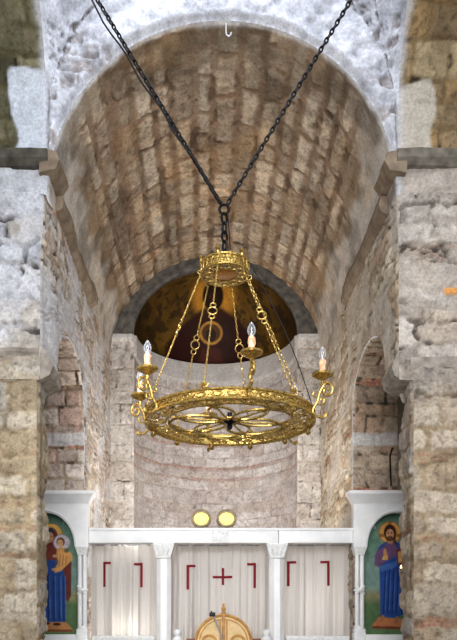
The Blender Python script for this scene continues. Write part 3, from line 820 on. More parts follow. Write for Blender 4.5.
# ------------------------------------------------------------------ wooden gate
YG = 10.36
def gate():
    cx = X(223.5, YG); zt = Z(614.5, YG); R_ = 28.5 * YG / F; zc = zt - R_; w = X(262, YG) - cx - .02
    t = empty('sanctuary_gate', (cx, YG, .3)); zc -= .3
    for sx in (-1, 1):
        arc = [(sx * R_ * math.sin(a), zc + R_ * math.cos(a)) for a in np.linspace(0, PI / 2, 20)]
        arc_i = [(sx * (.02 + (R_ - .085) * math.sin(a)), zc + (R_ - .075) * math.cos(a)) for a in np.linspace(0.0, PI / 2, 20)]
        out = [(sx * .002, 0)] + arc + [(sx * R_, 0)]
        b = MB(); b.prism(out, -.02, .02, 'y'); leaf = b.build('gate_leaf', M_WOODP, t)
        b = MB(); b.tube([(p[0], -.022, p[1]) for p in [(x * .975, zc + (z - zc) * .975) for x, z in arc]] + [(sx * R_ * .975, -.022, .05)], .022, 8)
        b.tube([(p[0], -.022, p[1]) for p in arc_i] + [(sx * (R_ - .065), -.022, .06), (sx * .05, -.022, .06), (sx * .05, -.022, zc + R_ - .09)], .009, 6)
        b.build('moulding', M_WOOD, leaf)
        b = MB(); mx, mz = sx * R_ * .5, zc + .03
        b.ring((mx, -.024, mz), .085, .014, 32, 8, 'y', .86); b.ring((mx, -.022, mz), .108, .006, 32, 6, 'y', .86)
        b.build('medallion', M_WOOD, leaf)
    b = MB(); b.box(-.026, .026, -.05, -.018, 0, zc + R_ + .02, .006)
    b.tube([(-.012, -.054, .02), (-.012, -.054, zc + R_)], .006, 6); b.tube([(.012, -.054, .02), (.012, -.054, zc + R_)], .006, 6)
    b.build('centre_bar', M_WOOD, t)
    b = MB(); b.lathe([(0, 0), (.03, 0), (.038, .012), (.026, .025), (.018, .035), (.032, .055), (.034, .075), (.022, .1), (.012, .112), (.02, .125), (.014, .142), (0, .15)], (0, -.034, zc + R_ + .015), 18); b.build('finial', M_WOOD, t)
    for sx in (-1, 1):
        z = Z(638.5, YG) - .3
        b = MB(); x0, x1 = sorted((sx * (R_ + .005), sx * w)); b.box(x0, x1, -.025, .025, z - .05, z, .006); b.box(x0, x1, -.02, .02, 0, z - .05); b.build('side_rail', M_WOODD, t)
    tag(t, 'arched double wooden gate with oval medallions in the middle of the screen', 'gate')
gate()

# microphone on a stand in front of the gate
YM = 10.05
t = empty('microphone_stand', (X(221.5, YM), YM, .3))
x0 = X(212.5, YM) - X(221.5, YM); z0 = Z(613.5, YM) - .3; z1 = Z(638, YM) - .3
b = MB(); b.lathe([(0, 0), (.13, 0), (.13, .015), (.03, .03), (.012, .04)], n=24); b.tube([(0, 0, .03), (0, 0, z1)], .011, 10); b.build('stand', M_BLACK, t)
b = MB(); b.tube([(.004, 0, z1 - .05), (0, 0, z1 + .01), (x0 * .55, -.005, z1 + (z0 - z1) * .6), (x0 * .95, -.01, z0 - .03)], .0125, 10); b.build('gooseneck', M_STEEL, t)
b = MB(); b.box(x0 - .045, x0 + .04, -.05, .02, z0 - .045, z0 + .014, .008); b.box(x0 - .028, x0 - .0, -.05, -.0, z0 + .0, z0 + .035, .006); b.box(x0 + .012, x0 + .03, -.04, .01, z0 + .0, z0 + .02, .004); b.build('microphone_clip', M_BLACK, t)
tag(t, 'black microphone clip on a thin grey stand leaning before the wooden gate', 'microphone')

# ------------------------------------------------------------------ floodlights on the beam
def flood(px, label, tilt):
    t = empty('floodlight', (PX(px), YT + .08, PZ(528)))
    zc = PZ(518.8) - PZ(528)
    b = MB(); r = .15
    b.lathe([(.05, .2), (.12, .18), (r, .08), (r, -.09), (r - .012, -.1), (r - .042, -.085), (r - .044, -.055)], (0, 0, zc + .01), 32, 'y', squash=.9)
    b.build('housing', M_HOUSING, t)
    b = MB(); b.lathe([(0, -.075), (.06, -.072), (r - .042, -.06)], (0, 0, zc), 32, 'y', squash=.84); b.build('lens', M_LENS, t)
    b = MB(); b.box(-.1, -.07, -.02, .1, 0, zc * .6, .004); b.box(.07, .1, -.02, .1, 0, zc * .6, .004); b.box(-.12, .12, -.04, .12, 0, .015, .003); b.build('bracket', M_HOUSING, t)
    tag(t, label, 'lamp', 'round floodlights on the beam')
flood(201.2, 'round yellow floodlight on the marble beam, left one of the pair', 0)
flood(226.6, 'round yellow floodlight on the marble beam, right one of the pair', 0)

# ------------------------------------------------------------------ icons in marble frames
YF = 10.2; YI = 10.375
def arch_frame(sx, cx, label):
    """sx: side of the nave, marble aedicula with an arched opening"""
    FX = lambda p: X(p, YF)
    top = Z(503, YF); bot = .3
    hw = (abs(X(88 if sx < 0 else 354, YF) - cx))
    t = empty('marble_icon_frame', (cx, YF + .1, bot))
    r = hw - 14 * YF / F; zs = Z(546, YF) - bot; zt = top - bot; ztop = Z(512, YF) - bot
    rz = ztop - zs
    # spandrel panel with arched cut-out
    b = MB(); n = 28; vs = []; fs = []
    for k in range(n + 1):
        a = PI * k / n
        xi, zi = -r * math.cos(a), zs + rz * math.sin(a)
        xo = max(-hw, min(hw, -hw * 1.42 * math.cos(a))); 
        vs += [(xi, -.07, zi), (xo, -.07, zt if abs(xo) < hw - 1e-6 else zs + (zt - zs) * min(1, math.sin(a) / math.sin(math.acos(1 / 1.42)))), (xi, .07, zi), (xo, .07, zt if abs(xo) < hw - 1e-6 else zs + (zt - zs) * min(1, math.sin(a) / math.sin(math.acos(1 / 1.42))))]
    for k in range(n):
        p, q = k * 4, (k + 1) * 4
        fs += [(p, p + 1, q + 1, q), (p + 2, q + 2, q + 3, p + 3), (p, q, q + 2, p + 2), (p + 1, p + 3, q + 3, q + 1)]
    b.add(vs, fs)
    b.tube([(-(r + .025) * math.cos(a), -.072, zs + (rz + .025) * math.sin(a)) for a in np.linspace(0, PI, 40)], .012, 6)
    b.build('arch_panel', M_MARBLE, t)
    b = MB()
    prof = [(0, .1), (-.08, .1), (-.085, .03)]
    z1 = Z(491, YF) - bot
    for (e0, e1, za, zb) in ((.0, .015, zt, zt + .03), (.015, .075, zt + .03, z1 - .05), (.085, .085, z1 - .05, z1)):
        p0 = [(-hw - e0, -.08 - e0), (hw + e0, -.08 - e0), (hw + e0, .1), (-hw - e0, .1)]
        p1 = [(-hw - e1, -.08 - e1), (hw + e1, -.08 - e1), (hw + e1, .1), (-hw - e1, .1)]
        b.prism(p0, za, zb, 'z', taper=p1)
    b.build('cornice', M_MARBLE, t)
    for s in (-1, 1):
        xc = s * (hw - .092)
        zb_ = Z(633, YF) - bot
        b = MB(); b.box(xc - .085, xc + .085, -.1, .07, 0, zb_, .008); b.build('pedestal', M_MARBLE, t)
        b = MB()
        for q in (-1, 1): b.lathe([(.031, zb_ + .1), (.034, zb_ + .14), (.032, (zb_ + zs) / 2), (.032, zs - .12)], (xc + q * .036, -.045, 0), 16)
        b.box(xc - .045, xc + .045, .0, .06, zb_, zs - .1)
        o = b.build('shaft', M_MARBLE, t)
        zk = Z(590, YF) - bot
        b = MB(); 
        for q in (-1, 1): b.tube([(xc - q * .062, -.055, zk - .06), (xc, -.088, zk), (xc + q * .062, -.055, zk + .06)], .024, 8)
        b.ring((xc, -.03, zk), .064, .022, 20, 8); b.build('knot', M_MARBLE, t)
        b = MB(); b.prism([(xc - .066, -.075), (xc + .066, -.075), (xc + .066, .06), (xc - .066, .06)], zs - .12, zs - .03, 'z', taper=[(xc - .092, -.1), (xc + .092, -.1), (xc + .092, .07), (xc - .092, .07)])
        b.box(xc - .1, xc + .1, -.105, .07, zs - .03, zs + .005, .005); b.ring((xc, -.01, zs - .12), .068, .014, 20, 8); b.build('capital', M_MARBLE2, t)
        b = MB(); b.box(xc - .08, xc + .08, -.09, .07, zb_, zb_ + .06, .006); b.lathe([(.075, zb_ + .06), (.078, zb_ + .08), (.064, zb_ + .11)], (xc, -.02, 0), 20); b.build('base', M_MARBLE, t)
    b = MB(); b.box(-hw + .18, hw - .18, -.09, .07, 0, Z(634.5, YF) - bot, .008); b.build('sill', M_MARBLE, t)
    tag(t, label, 'frame', 'marble icon frames'); return hw, r
CXL, CXR = X(44.5, YF), X(397.5, YF)
arch_frame(-1, CXL, 'white marble arched frame around the icon of the mother and child')
arch_frame(1, CXR, 'white marble arched frame around the icon of the bearded man')

def bg(p, ix, iy, n):
    p.lay(sstep(508, 528, iy), (104, 150, 130), 1)
    p.lay(sstep(540, 575, iy), (128, 160, 150), .8)
    p.lay(sstep(586, 596, iy), (150, 140, 78), .8)
    p.lay(sstep(596, 606, iy), (86, 124, 76), .95)
    p.c = p.c * (.8 + .4 * n)[..., None]
def icon_left(U, V, P):
    ix = VX + (U - CX) * F / YI; iy = VY - (V - E) * F / YI
    n = fbm(U * 12, V * 12, 501, 4)
    p = Paint(lin((52, 84, 66)) * np.ones(U.shape + (3,))); bg(p, ix, iy, n)
    p.lay(ell(ix, iy, 51, 534.5, 11.6, 11.2, .05), (232, 176, 52))
    p.lay(ringm(ix, iy, 51, 534.5, 11.2, .4), (120, 80, 30), .6)
    for q in (63, 66): p.lay(poly_in(ix, iy, [(q, 520), (q + 1.6, 520), (q + 1.6, 524), (q, 524)], .5), (170, 190, 180), .5)
    # mantle
    p.lay(poly_in(ix, iy, [(44, 544), (40, 552), (33, 562), (30, 590), (34, 600), (38, 604), (48, 560), (62, 556), (64, 598), (68, 602), (71, 596), (71.5, 562), (68, 556), (60, 548), (57, 543)], .7), (118, 52, 42))
    p.lay(ell(ix, iy, 50.5, 536.5, 7.2, 9.2, .1), (122, 50, 40)); p.lay(ell(ix, iy, 50, 533, 4.2, 4.4, .15), (44, 62, 92))
    p.lay(ell(ix, iy, 49.8, 537.2, 3.7, 5.2, .15), (200, 148, 96)); p.lay(ell(ix, iy, 48.4, 536.2, .9, .5), (50, 30, 24)); p.lay(ell(ix, iy, 51.6, 536.2, .9, .5), (50, 30, 24))
    p.lay(ell(ix, iy, 50, 540.2, 1.1, .4), (150, 70, 56)); p.lay(poly_in(ix, iy, [(49.8, 536.5), (50.6, 538.8), (49.3, 538.8)], .3), (160, 108, 70), .7)
    p.lay(poly_in(ix, iy, [(44, 546), (57, 546), (58, 562), (47, 566), (41, 562)], .8), (134, 58, 46))
    # dress
    p.lay(poly_in(ix, iy, [(44, 560), (56, 560), (62, 568), (66, 580), (65.5, 622), (58, 625), (44, 624), (38, 621), (37, 575)], .8), (38, 84, 158))
    for k, xx in enumerate((43, 47.5, 53, 58.5, 63)):
        p.lay(poly_in(ix, iy, [(xx, 572 + k), (xx + .9, 572 + k), (xx + 1.6, 622), (xx + .4, 622)], .5), (22, 48, 104), .8)
        p.lay(poly_in(ix, iy, [(xx + 2, 576), (xx + 2.6, 576), (xx + 3.4, 618), (xx + 2.4, 618)], .5), (96, 140, 200), .6)
    # child
    p.lay(ell(ix, iy, 61.8, 542.6, 8.6, 8, .06), (206, 192, 206)); p.lay(ringm(ix, iy, 61.8, 542.6, 8.1, .35), (150, 120, 140), .7)
    p.lay(poly_in(ix, iy, [(57, 549), (61, 547), (66, 548), (72, 554), (72.5, 560), (67, 565), (61, 571), (55, 573), (54, 569), (59, 562), (56, 556)], .7), (222, 158, 62))
    for q in range(4): p.lay(poly_in(ix, iy, [(57 + q * 3, 553 + q), (58 + q * 3, 553 + q), (56 + q * 3.4, 568 - q), (55 + q * 3.4, 568 - q)], .4), (160, 96, 34), .7)
    p.lay(ell(ix, iy, 60.6, 542, 4.2, 4.6, .1), (120, 72, 40)); p.lay(ell(ix, iy, 60.2, 543.2, 3, 3.7, .12), (214, 162, 106))
    p.lay(ell(ix, iy, 59.2, 542.8, .6, .4), (50, 30, 24)); p.lay(ell(ix, iy, 61.4, 542.8, .6, .4), (50, 30, 24))
    p.lay(ell(ix, iy, 66.5, 550.5, 2.6, 2.2, .2), (70, 100, 80), .8)
    p.lay(ell(ix, iy, 53.5, 569.5, 1.8, 1.4), (210, 150, 96)); p.lay(ell(ix, iy, 55, 556, 2.6, 1.6), (206, 150, 98))
    # stand
    p.lay(poly_in(ix, iy, [(38, 622), (66, 622), (72.5, 629), (72.5, 632), (30, 632), (30, 629)], .5), (190, 128, 58)); p.lay(poly_in(ix, iy, [(30, 629.4), (72.5, 629.4), (72.5, 632), (30, 632)], .4), (132, 78, 40))
    p.lay(ell(ix, iy, 46, 623.4, 4, 1.4), (70, 44, 34)); p.lay(ell(ix, iy, 57, 624.2, 4, 1.4), (70, 44, 34))
    return p.c, 0 * U
def icon_right(U, V, P):
    ix = VX + (U - CX) * F / YI; iy = VY - (V - E) * F / YI
    n = fbm(U * 12, V * 12, 521, 4)
    p = Paint(lin((48, 78, 66)) * np.ones(U.shape + (3,))); bg(p, ix, iy, n)
    p.lay(ell(ix, iy, 390, 532.6, 11.4, 11.2, .05), (222, 160, 50)); p.lay(ringm(ix, iy, 390, 532.6, 10.9, .4), (120, 74, 30), .7)
    for q in ((378.8, 534, 384, 537), (396, 534, 401, 537), (388.4, 521.6, 391.6, 526)):
        p.lay(poly_in(ix, iy, [(q[0], q[1]), (q[2], q[1]), (q[2], q[3]), (q[0], q[3])], .4), (150, 88, 40), .8)
    for q in (373.5, 406): p.lay(poly_in(ix, iy, [(q, 525.5), (q + .8, 525.5), (q + .8, 529), (q, 529)], .4), (214, 224, 210), .8); p.lay(poly_in(ix, iy, [(q + 1.4, 525.5), (q + 2.2, 525.5), (q + 2.2, 529), (q + 1.4, 529)], .4), (214, 224, 210), .8)
    p.lay(poly_in(ix, iy, [(380, 545), (387, 541.5), (394, 541.5), (404, 546), (408, 556), (406, 569), (396, 570), (380, 568), (374.5, 565), (374.5, 556)], .8), (124, 86, 128))
    for q in range(5): p.lay(poly_in(ix, iy, [(376 + q * 2.4, 556 - q * 2), (376.8 + q * 2.4, 556 - q * 2), (380 + q * 2.6, 566), (379 + q * 2.6, 566)], .4), (82, 52, 92), .6)
    p.lay(poly_in(ix, iy, [(377.6, 548), (386, 541.5), (387.2, 543), (380.5, 550)], .5), (44, 90, 166))
    p.lay(poly_in(ix, iy, [(394, 541.5), (404, 545), (410, 558), (409, 600), (404, 614), (396, 618), (380.6, 616.5), (379.4, 568), (383, 563.5), (396, 556), (398, 548)], .8), (36, 84, 164))
    for k, xx in enumerate((383, 387, 391.5, 396, 401)):
        p.lay(poly_in(ix, iy, [(xx + 2, 568), (xx + 3, 568), (xx + 1.2, 614), (xx, 614)], .5), (20, 46, 104), .8)
        p.lay(poly_in(ix, iy, [(xx + 3.6, 572), (xx + 4.2, 572), (xx + 2.6, 610), (xx + 1.8, 610)], .5), (92, 138, 204), .6)
    p.lay(poly_in(ix, iy, [(380, 566), (394, 562), (402, 558), (402, 562), (394, 568), (381, 572)], .6), (70, 120, 190), .7)
    p.lay(ell(ix, iy, 390, 532.6, 6.2, 8.2, .1), (72, 42, 28)); p.lay(poly_in(ix, iy, [(384.5, 535), (387, 541), (393, 541), (396.5, 546), (395.5, 535)], .6), (72, 42, 28), .9)
    p.lay(poly_in(ix, iy, [(388, 538), (392, 538), (392.4, 543.6), (387.6, 543.6)], .5), (190, 130, 80)); p.lay(ell(ix, iy, 390, 534.4, 3.9, 5.4, .12), (206, 148, 92))
    p.lay(ell(ix, iy, 390, 538.6, 3.6, 2.6, .15), (92, 54, 34), .9); p.lay(ell(ix, iy, 390, 537.4, 1.2, .5), (160, 76, 58))
    for q in (388.4, 391.6): p.lay(ell(ix, iy, q, 533.2, .9, .55), (40, 24, 18)); p.lay(ell(ix, iy, q, 532, 1.3, .35), (60, 34, 22), .8)
    p.lay(poly_in(ix, iy, [(390, 533.5), (390.8, 536), (389.2, 536)], .3), (160, 104, 62), .7)
    p.lay(poly_in(ix, iy, [(383.6, 549), (386, 548.6), (388, 556), (387, 559), (383.4, 558)], .5), (204, 142, 86)); p.lay(poly_in(ix, iy, [(383, 556), (388, 556), (388, 560), (382, 560)], .4), (216, 170, 70))
    p.lay(poly_in(ix, iy, [(396.4, 550), (403, 548), (404.5, 563), (397.5, 565)], .5), (142, 48, 36)); p.lay(poly_in(ix, iy, [(397.6, 552), (402.2, 550.4), (403.2, 561.6), (398.6, 563)], .5), (212, 156, 62))
    p.lay(poly_in(ix, iy, [(378.5, 617), (400, 619), (416, 620), (422, 626.5), (422, 630), (372, 628.5), (372, 626)], .5), (196, 118, 56)); p.lay(poly_in(ix, iy, [(372, 626), (422, 627), (422, 630), (372, 628.6)], .4), (128, 66, 36))
    for fx, fy in ((382.6, 619), (396.5, 620.5)): p.lay(poly_in(ix, iy, [(fx - .6, fy - 4), (fx + 1.6, fy - 4), (fx + 2, fy + 1), (fx - 3.2, fy + 3.4), (fx - 3, fy + 1.6)], .5), (176, 112, 66))
    return p.c, 0 * U
def icon(cx, paint0, label):
    def paint(U, V, P):
        c, h = paint0(U, V, P)
        g = c @ np.array([.3, .59, .11])
        c = mixc(c, np.repeat(g[..., None], 3, -1), np.full(U.shape, .22)) * (.82 + .5 * fbm(U * 14, V * 14, 541, 4))[..., None]
        return c, h
    hw = .46; z0, z1 = Z(635.5, YI), Z(509.5, YI); zs = Z(546, YI); 
    def pos(U, V): return (U, YI + 0 * U, V)
    def mask(U, V):
        return (V <= zs) | (((U - cx) / hw) ** 2 + ((V - zs) / (z1 - zs)) ** 2 <= 1.0)
    o = surf('icon_painting', (cx - hw, cx + hw), (z0, z1), .0042, pos, paint, (cx, 0, 2), M_ICON, mask)
    tag(o, label, 'painting'); return o
icon(CXL, icon_left, 'arched painted icon of a blue robed mother holding a child in gold')
icon(CXR, icon_right, 'arched painted icon of a bearded haloed man in blue and purple robe')

# votive lamp bracketed to the right pier
yl = 7.86
t = empty('votive_lamp', (X(400.8, yl), yl, Z(569, yl)))
b = MB(); b.tube([(0, -.01, -.012), (.03, .03, -.02), (.05, .14, -.03)], .006, 8); b.ring((0, -.01, 0), .022, .004, 18, 6); b.build('bracket', M_IRON, t)
b = MB(); b.lathe([(0, -.03), (.014, -.028), (.02, -.01), (.022, .014)], (0, -.01, 0), 18); b.build('glass_cup', M_GLASS, t)
b = MB(); b.lathe([(0, 0), (.008, .008), (.009, .018), (.004, .034), (0, .042)], (0, -.01, .005), 12); b.build('flame', M_FLAME, t)
tag(t, 'tiny lit votive lamp on the edge of the right stone pier', 'lamp')

# ------------------------------------------------------------------ chandelier
XC, YCH, ZR = .012, 6.0, E + 1.717
ch = empty('chandelier', (XC, YCH, ZR))
tag(ch, 'large round gilt brass chandelier hanging on chains with six candle bulbs', 'chandelier')
RR = .713; RI = .535
def pol(r, deg, z):                       # angle from the side facing the nave, towards the right
    a = math.radians(deg); return (r * math.sin(a), -r * math.cos(a), z)
def wave_band(R, z0, z1, th, n=180, amp=.004):
    b = MB(); vs = []; fs = []
    for i in range(n):
        a = 2 * PI * i / n
        for j, (rr, z) in enumerate(((R, z0), (R, z1), (R - th, z1), (R - th, z0))):
            q = amp * math.sin(a * 60) * (1 if j < 2 else 0)
            vs.append(((rr + q) * math.cos(a), (rr + q) * math.sin(a), z))
    for i in range(n):
        k = (i + 1) % n
        for j in range(4): fs.append((i * 4 + j, k * 4 + j, k * 4 + (j + 1) % 4, i * 4 + (j + 1) % 4))
    return b.add(vs, fs)
b = wave_band(RR, -.034, .034, .012)
b.build('ring_band', M_GOLD_D, ch)
b = MB(); b.ring((0, 0, .036), RR + .003, .011, 96, 8); b.ring((0, 0, -.036), RR + .005, .013, 96, 8); b.build('ring_rim', M_GOLD, ch)
b = MB()
for i in range(36):                         # raised leaf scrolls round the band
    d = i * 10
    pts = []
    for k in range(9):
        a = k / 8 * 2 * PI; pts.append(pol(RR + .006, d + 3.2 * math.sin(a), .019 * math.cos(a)))
    b.tube(pts, .0055, 5, closed=False)
    b.tube([pol(RR + .006, d + 3.4, -.02), pol(RR + .009, d + 5, 0), pol(RR + .006, d + 6.6, .02)], .006, 5)
b.build('band_ornament', M_GOLD, ch)
b = wave_band(RI, -.022, .006, .012, amp=0); b.ring((0, 0, .008), RI, .011, 80, 8); b.ring((0, 0, -.022), RI, .011, 80, 8); b.build('inner_ring', M_GOLD_D, ch)
# scroll filigree between the two rings
b = MB()
def spiral(cx, cy, r0, turns, a0, sg, z=0):
    pts = []
    for k in range(18):
        t_ = k / 17; r = r0 * (1 - .82 * t_); a = a0 + sg * turns * 2 * PI * t_
        pts.append((cx + r * math.cos(a), cy + r * math.sin(a), z))
    return pts
rm = (RR + RI) / 2
for i in range(18):
    d = i * 20
    for s_, rr in ((1, rm + .045), (-1, rm - .045)):
        p = pol(rr, d + s_ * 4.5, -.022); a0 = math.atan2(p[1], p[0])
        b.tube(spiral(p[0], p[1], .058, 1.4, a0 + PI * (s_ > 0), s_, -.022), .0075, 5)
    b.tube([pol(RI, d + 10, -.022), pol(rm - .04, d + 7, -.022), pol(rm, d + 10, -.022), pol(rm + .04, d + 13, -.022), pol(RR, d + 10, -.022)], .008, 5)
    b.tube([pol(rm, d + 10 - 3, -.02), pol(rm + .0, d + 13, -.02)], .012, 5)
b.build('filigree', M_GOLD, ch)
# rosette of overlapping loops inside the inner ring
b = MB()
for i in range(6):
    p = pol(.285, 12 + i * 60, -.01)
    b.ring(p, .245, .0115, 40, 6)
b.ring((0, 0, -.01), .1, .011, 30, 6)
for i in range(6):
    d = 42 + i * 60
    b.tube([pol(.1, d, -.01), pol(.2, d, -.015), pol(.3, d, -.01), pol(.42, d, -.01), pol(RI, d, -.01)], .009, 6)
    q = pol(.40, d, -.01); b.lathe([(0, -.02), (.022, -.012), (.026, 0), (.018, .014), (0, .018)], q, 10)
b.build('rosette', M_GOLD, ch)
b = MB(); b.lathe([(0, -.09), (.018, -.08), (.026, -.06), (.016, -.04), (.05, -.022), (.07, -.005), (.05, .012), (.02, .03), (.02, .06), (0, .065)], n=20); b.build('centre_boss', M_IRON, ch)
first = None
for i in range(12):                          # small drops under the rim
    p = pol(RR - .005, -18 + i * 30, -.045)
    if first is None:
        b = MB(); b.lathe([(0, .01), (.012, .006), (.012, -.004), (.022, -.014), (.026, -.026), (.018, -.04), (.008, -.046), (0, -.052)], (0, 0, 0), 12)
        first = o = b.build('pendant_knob', M_GOLD, ch)
    else:
        o = first.copy(); C.objects.link(o); o.parent = ch
    o.location = p
# candle arms
def candle_arm():
    b = MB()
    def cr(pts, r, n=6):
        # smooth a radial-plane polyline; y is tangential
        P = [Vector((x, 0, z)) for x, z in pts]; out = []
        for i in range(len(P) - 1):
            p0, p1, p2, p3 = P[max(i - 1, 0)], P[i], P[i + 1], P[min(i + 2, len(P) - 1)]
            for k in range(n):
                t_ = k / n
                out.append(.5 * ((2 * p1) + (p2 - p0) * t_ + (2 * p0 - 5 * p1 + 4 * p2 - p3) * t_ ** 2 + (3 * p1 - p0 - 3 * p2 + p3) * t_ ** 3))
        out.append(P[-1]); m = len(out)
        b.tube(out, [r * (.75 + .25 * math.sin(PI * i / (m - 1))) for i in range(m)], 8)
    r0 = RR + .05
    cr([(r0 + .055, -.062), (r0 + .075, -.045), (r0 + .07, -.068), (r0 + .045, -.075), (r0 - .01, -.055), (r0 - .036, -.01), (r0 + .004, .06), (r0 + .02, .12), (r0 + .05, .175), (r0 + .075, .197), (r0 + .108, .187), (r0 + .128, .152), (r0 + .12, .113), (r0 + .088, .098), (r0 + .06, .116), (r0 + .06, .146), (r0 + .083, .156), (r0 + .096, .14)], .0125)
    cr([(r0 + .002, .04), (r0 + .03, .03), (r0 + .055, .045), (r0 + .058, .07), (r0 + .038, .08), (r0 + .03, .064)], .009)
    cr([(r0 + .004, .09), (r0 - .02, .1), (r0 - .034, .12), (r0 - .02, .14), (r0 - .006, .128)], .008)
    b.lathe([(0, .19), (.014, .192), (.012, .215), (.02, .228), (.016, .24), (0, .24)], (r0 + .046, 0, .0), 12)
    arm = b.build('candle_arm', M_GOLD, ch)
    xc = r0 + .046
    b = MB(); b.lathe([(.01, .225), (.03, .232), (.055, .248), (.082, .262), (.086, .272), (.082, .28), (.05, .274), (.03, .272), (.026, .282), (0, .282)], (xc, 0, 0), 28)
    b.build('drip_pan', M_GOLD, arm)
    b = MB(); b.lathe([(.024, .28), (.0255, .3), (.0245, .36), (.024, .384), (.018, .392), (0, .392)], (xc, 0, 0), 16)
    for k in range(5): 
        a = k * 2 * PI / 5 + .3; L_ = (.03, .055, .02, .045, .035)[k]
        b.tube([(xc + .024 * math.cos(a), .024 * math.sin(a), .384), (xc + .026 * math.cos(a), .026 * math.sin(a), .384 - L_)], [.004, .006], 6)
    b.build('candle_sleeve', M_SLEEVE, arm)
    b = MB(); b.lathe([(.014, .39), (.02, .4), (.03, .42), (.032, .437), (.027, .46), (.015, .482), (.005, .496), (0, .5)], (xc, 0, 0), 18)
    b.build('bulb', M_GLASS, arm)
    b = MB(); b.tube([(xc, 0, .39), (xc, 0, .425)], [.007, .004], 6); b.tube([(xc - .006, 0, .425), (xc - .008, 0, .45), (xc, 0, .462), (xc + .008, 0, .45), (xc + .006, 0, .425)], .002, 5); b.build('filament', M_FILAMENT, arm)
    return arm
arm0 = candle_arm()
for i in range(6):
    a = arm0 if i == 0 else copy_tree(arm0, ch)
    a.rotation_euler = (0, 0, math.radians((9.5, 66, 130, 192.5, 256, 304.5)[i] - 90))
# crown
ZCR = 1.288                                  # crown height above the ring
b = wave_band(.2, ZCR - .04, ZCR + .035, .008, 90, .0)
vs = b
b.ring((0, 0, ZCR + .038), .204, .011, 60, 8); b.ring((0, 0, ZCR - .044), .204, .011, 60, 8); b.ring((0, 0, ZCR + .006), .203, .005, 60, 6)
for i in range(24):
    d = i * 15; b.tube([pol(.203, d - 5, ZCR - .03), pol(.207, d, ZCR + .03), pol(.203, d + 5, ZCR - .03)], .005, 5)
crown = b.build('crown', M_GOLD_D, ch); crown.location = (-.042, 0, 0)
b = MB(); b.lathe([(0, ZCR - .052), (.085, ZCR - .052), (.095, ZCR - .046), (.085, ZCR - .04), (0, ZCR - .04)], n=36); b.build('amber_plate', M_AMBER, crown)
b = MB(); b.ring((0, 0, ZCR - .046), .1, .009, 40, 6)
for i in range(12):
    p = pol(.15, i * 30, ZCR - .046); b.ring(p, .036, .0065, 18, 5)
for i in range(3): b.tube([pol(.2, i * 60 + 12, ZCR + .05), pol(0, 0, ZCR + .075), pol(.2, i * 60 + 192, ZCR + .05)], .009, 6)
b.build('crown_tracery', M_GOLD, crown)
for i in range(6):
    d = -18 + i * 60
    b = MB(); b.lathe([(0, 0), (.012, .003), (.016, .02), (.01, .032), (.02, .042), (.016, .06), (0, .068)], pol(.206, d, ZCR + .035), 10)
    b.build('crown_finial', M_GOLD, crown)
    b = MB(); b.tube([pol(.206, d, ZCR - .04), pol(.232, d, ZCR - .03), pol(.236, d, ZCR - .055), pol(.214, d, ZCR - .07)], .007, 6)
    b.build('chain_hook', M_GOLD, crown)
# gold chains from the crown to the ring
for i in range(6):
    d = -18 + i * 60
    a = Vector(pol(.214, d, ZCR - .07)) + Vector((-.042, 0, 0)); e = Vector(pol(RR - .005, d, .075)); dr = (e - a).normalized()
    m = a + (e - a) * .40; g = .082
    b = MB()
    b.chain(a, m - dr * g, .03, .0125, .003); b.chain(m + dr * g, e, .03, .0125, .003)
    s1 = dr.cross(Vector((0, 1, 0)))
    if s1.length < .1: s1 = Vector((1, 0, 0))
    s1.normalize()
    if abs(d % 180 - 101.8) < 25: s1 = dr.cross(Vector((1, 0, 0))).normalized() if abs(dr.x) < .9 else s1
    for off, r in ((-.06, .022), (0, .037), (.06, .022)):
        c = m + dr * off
        b.tube([c + dr * (r * math.cos(w)) + s1 * (r * math.sin(w)) for w in np.linspace(0, 2 * PI, 22)[:-1]], .006, 6, closed=True)
    b.build('chain', M_GOLD, ch)
    b = MB(); p = pol(RR - .004, d, 0)
    b.lathe([(.016, .04), (.02, .05), (.012, .06), (.024, .075), (.02, .09), (.008, .1), (0, .112)], (p[0], p[1], 0), 10)
    for s_ in (-1, 1): b.tube([pol(RR, d, .05), pol(RR, d + s_ * 2, .062), pol(RR, d + s_ * 2.8, .078), pol(RR, d + s_ * 1.6, .086)], .006, 5)
    b.build('chain_anchor', M_GOLD, ch)
# dark iron chain above the crown up to the joining ring
JZ = E + 3.52 - ZR
b = MB(); b.chain((-.042, 0, ZCR + .08), (-.048, 0, JZ - .04), .085, .055, .0105, 10, 6); b.ring((-.048, 0, JZ), .04, .012, 20, 6, 'y'); b.build('top_chain', M_IRON, ch)
# electric cable down to the ring
b = MB()
cr0 = Vector((-.042, 0, 0))
q = [Vector((-.048, 0, JZ)) + Vector(pol(.03, 70, 0)), cr0 + Vector(pol(.05, 70, ZCR + .15)), cr0 + Vector(pol(.235, 66, ZCR))]
e_ = Vector(pol(RR + .012, 66, .03))
q += [q[2] + (e_ - q[2]) * (k / 10) + Vector((.05 * math.sin(PI * k / 10), 0, -.02 * math.sin(PI * k / 10))) for k in range(1, 11)]
b.tube(q, .0042, 6); b.build('feed_cable', M_BLACK, ch)

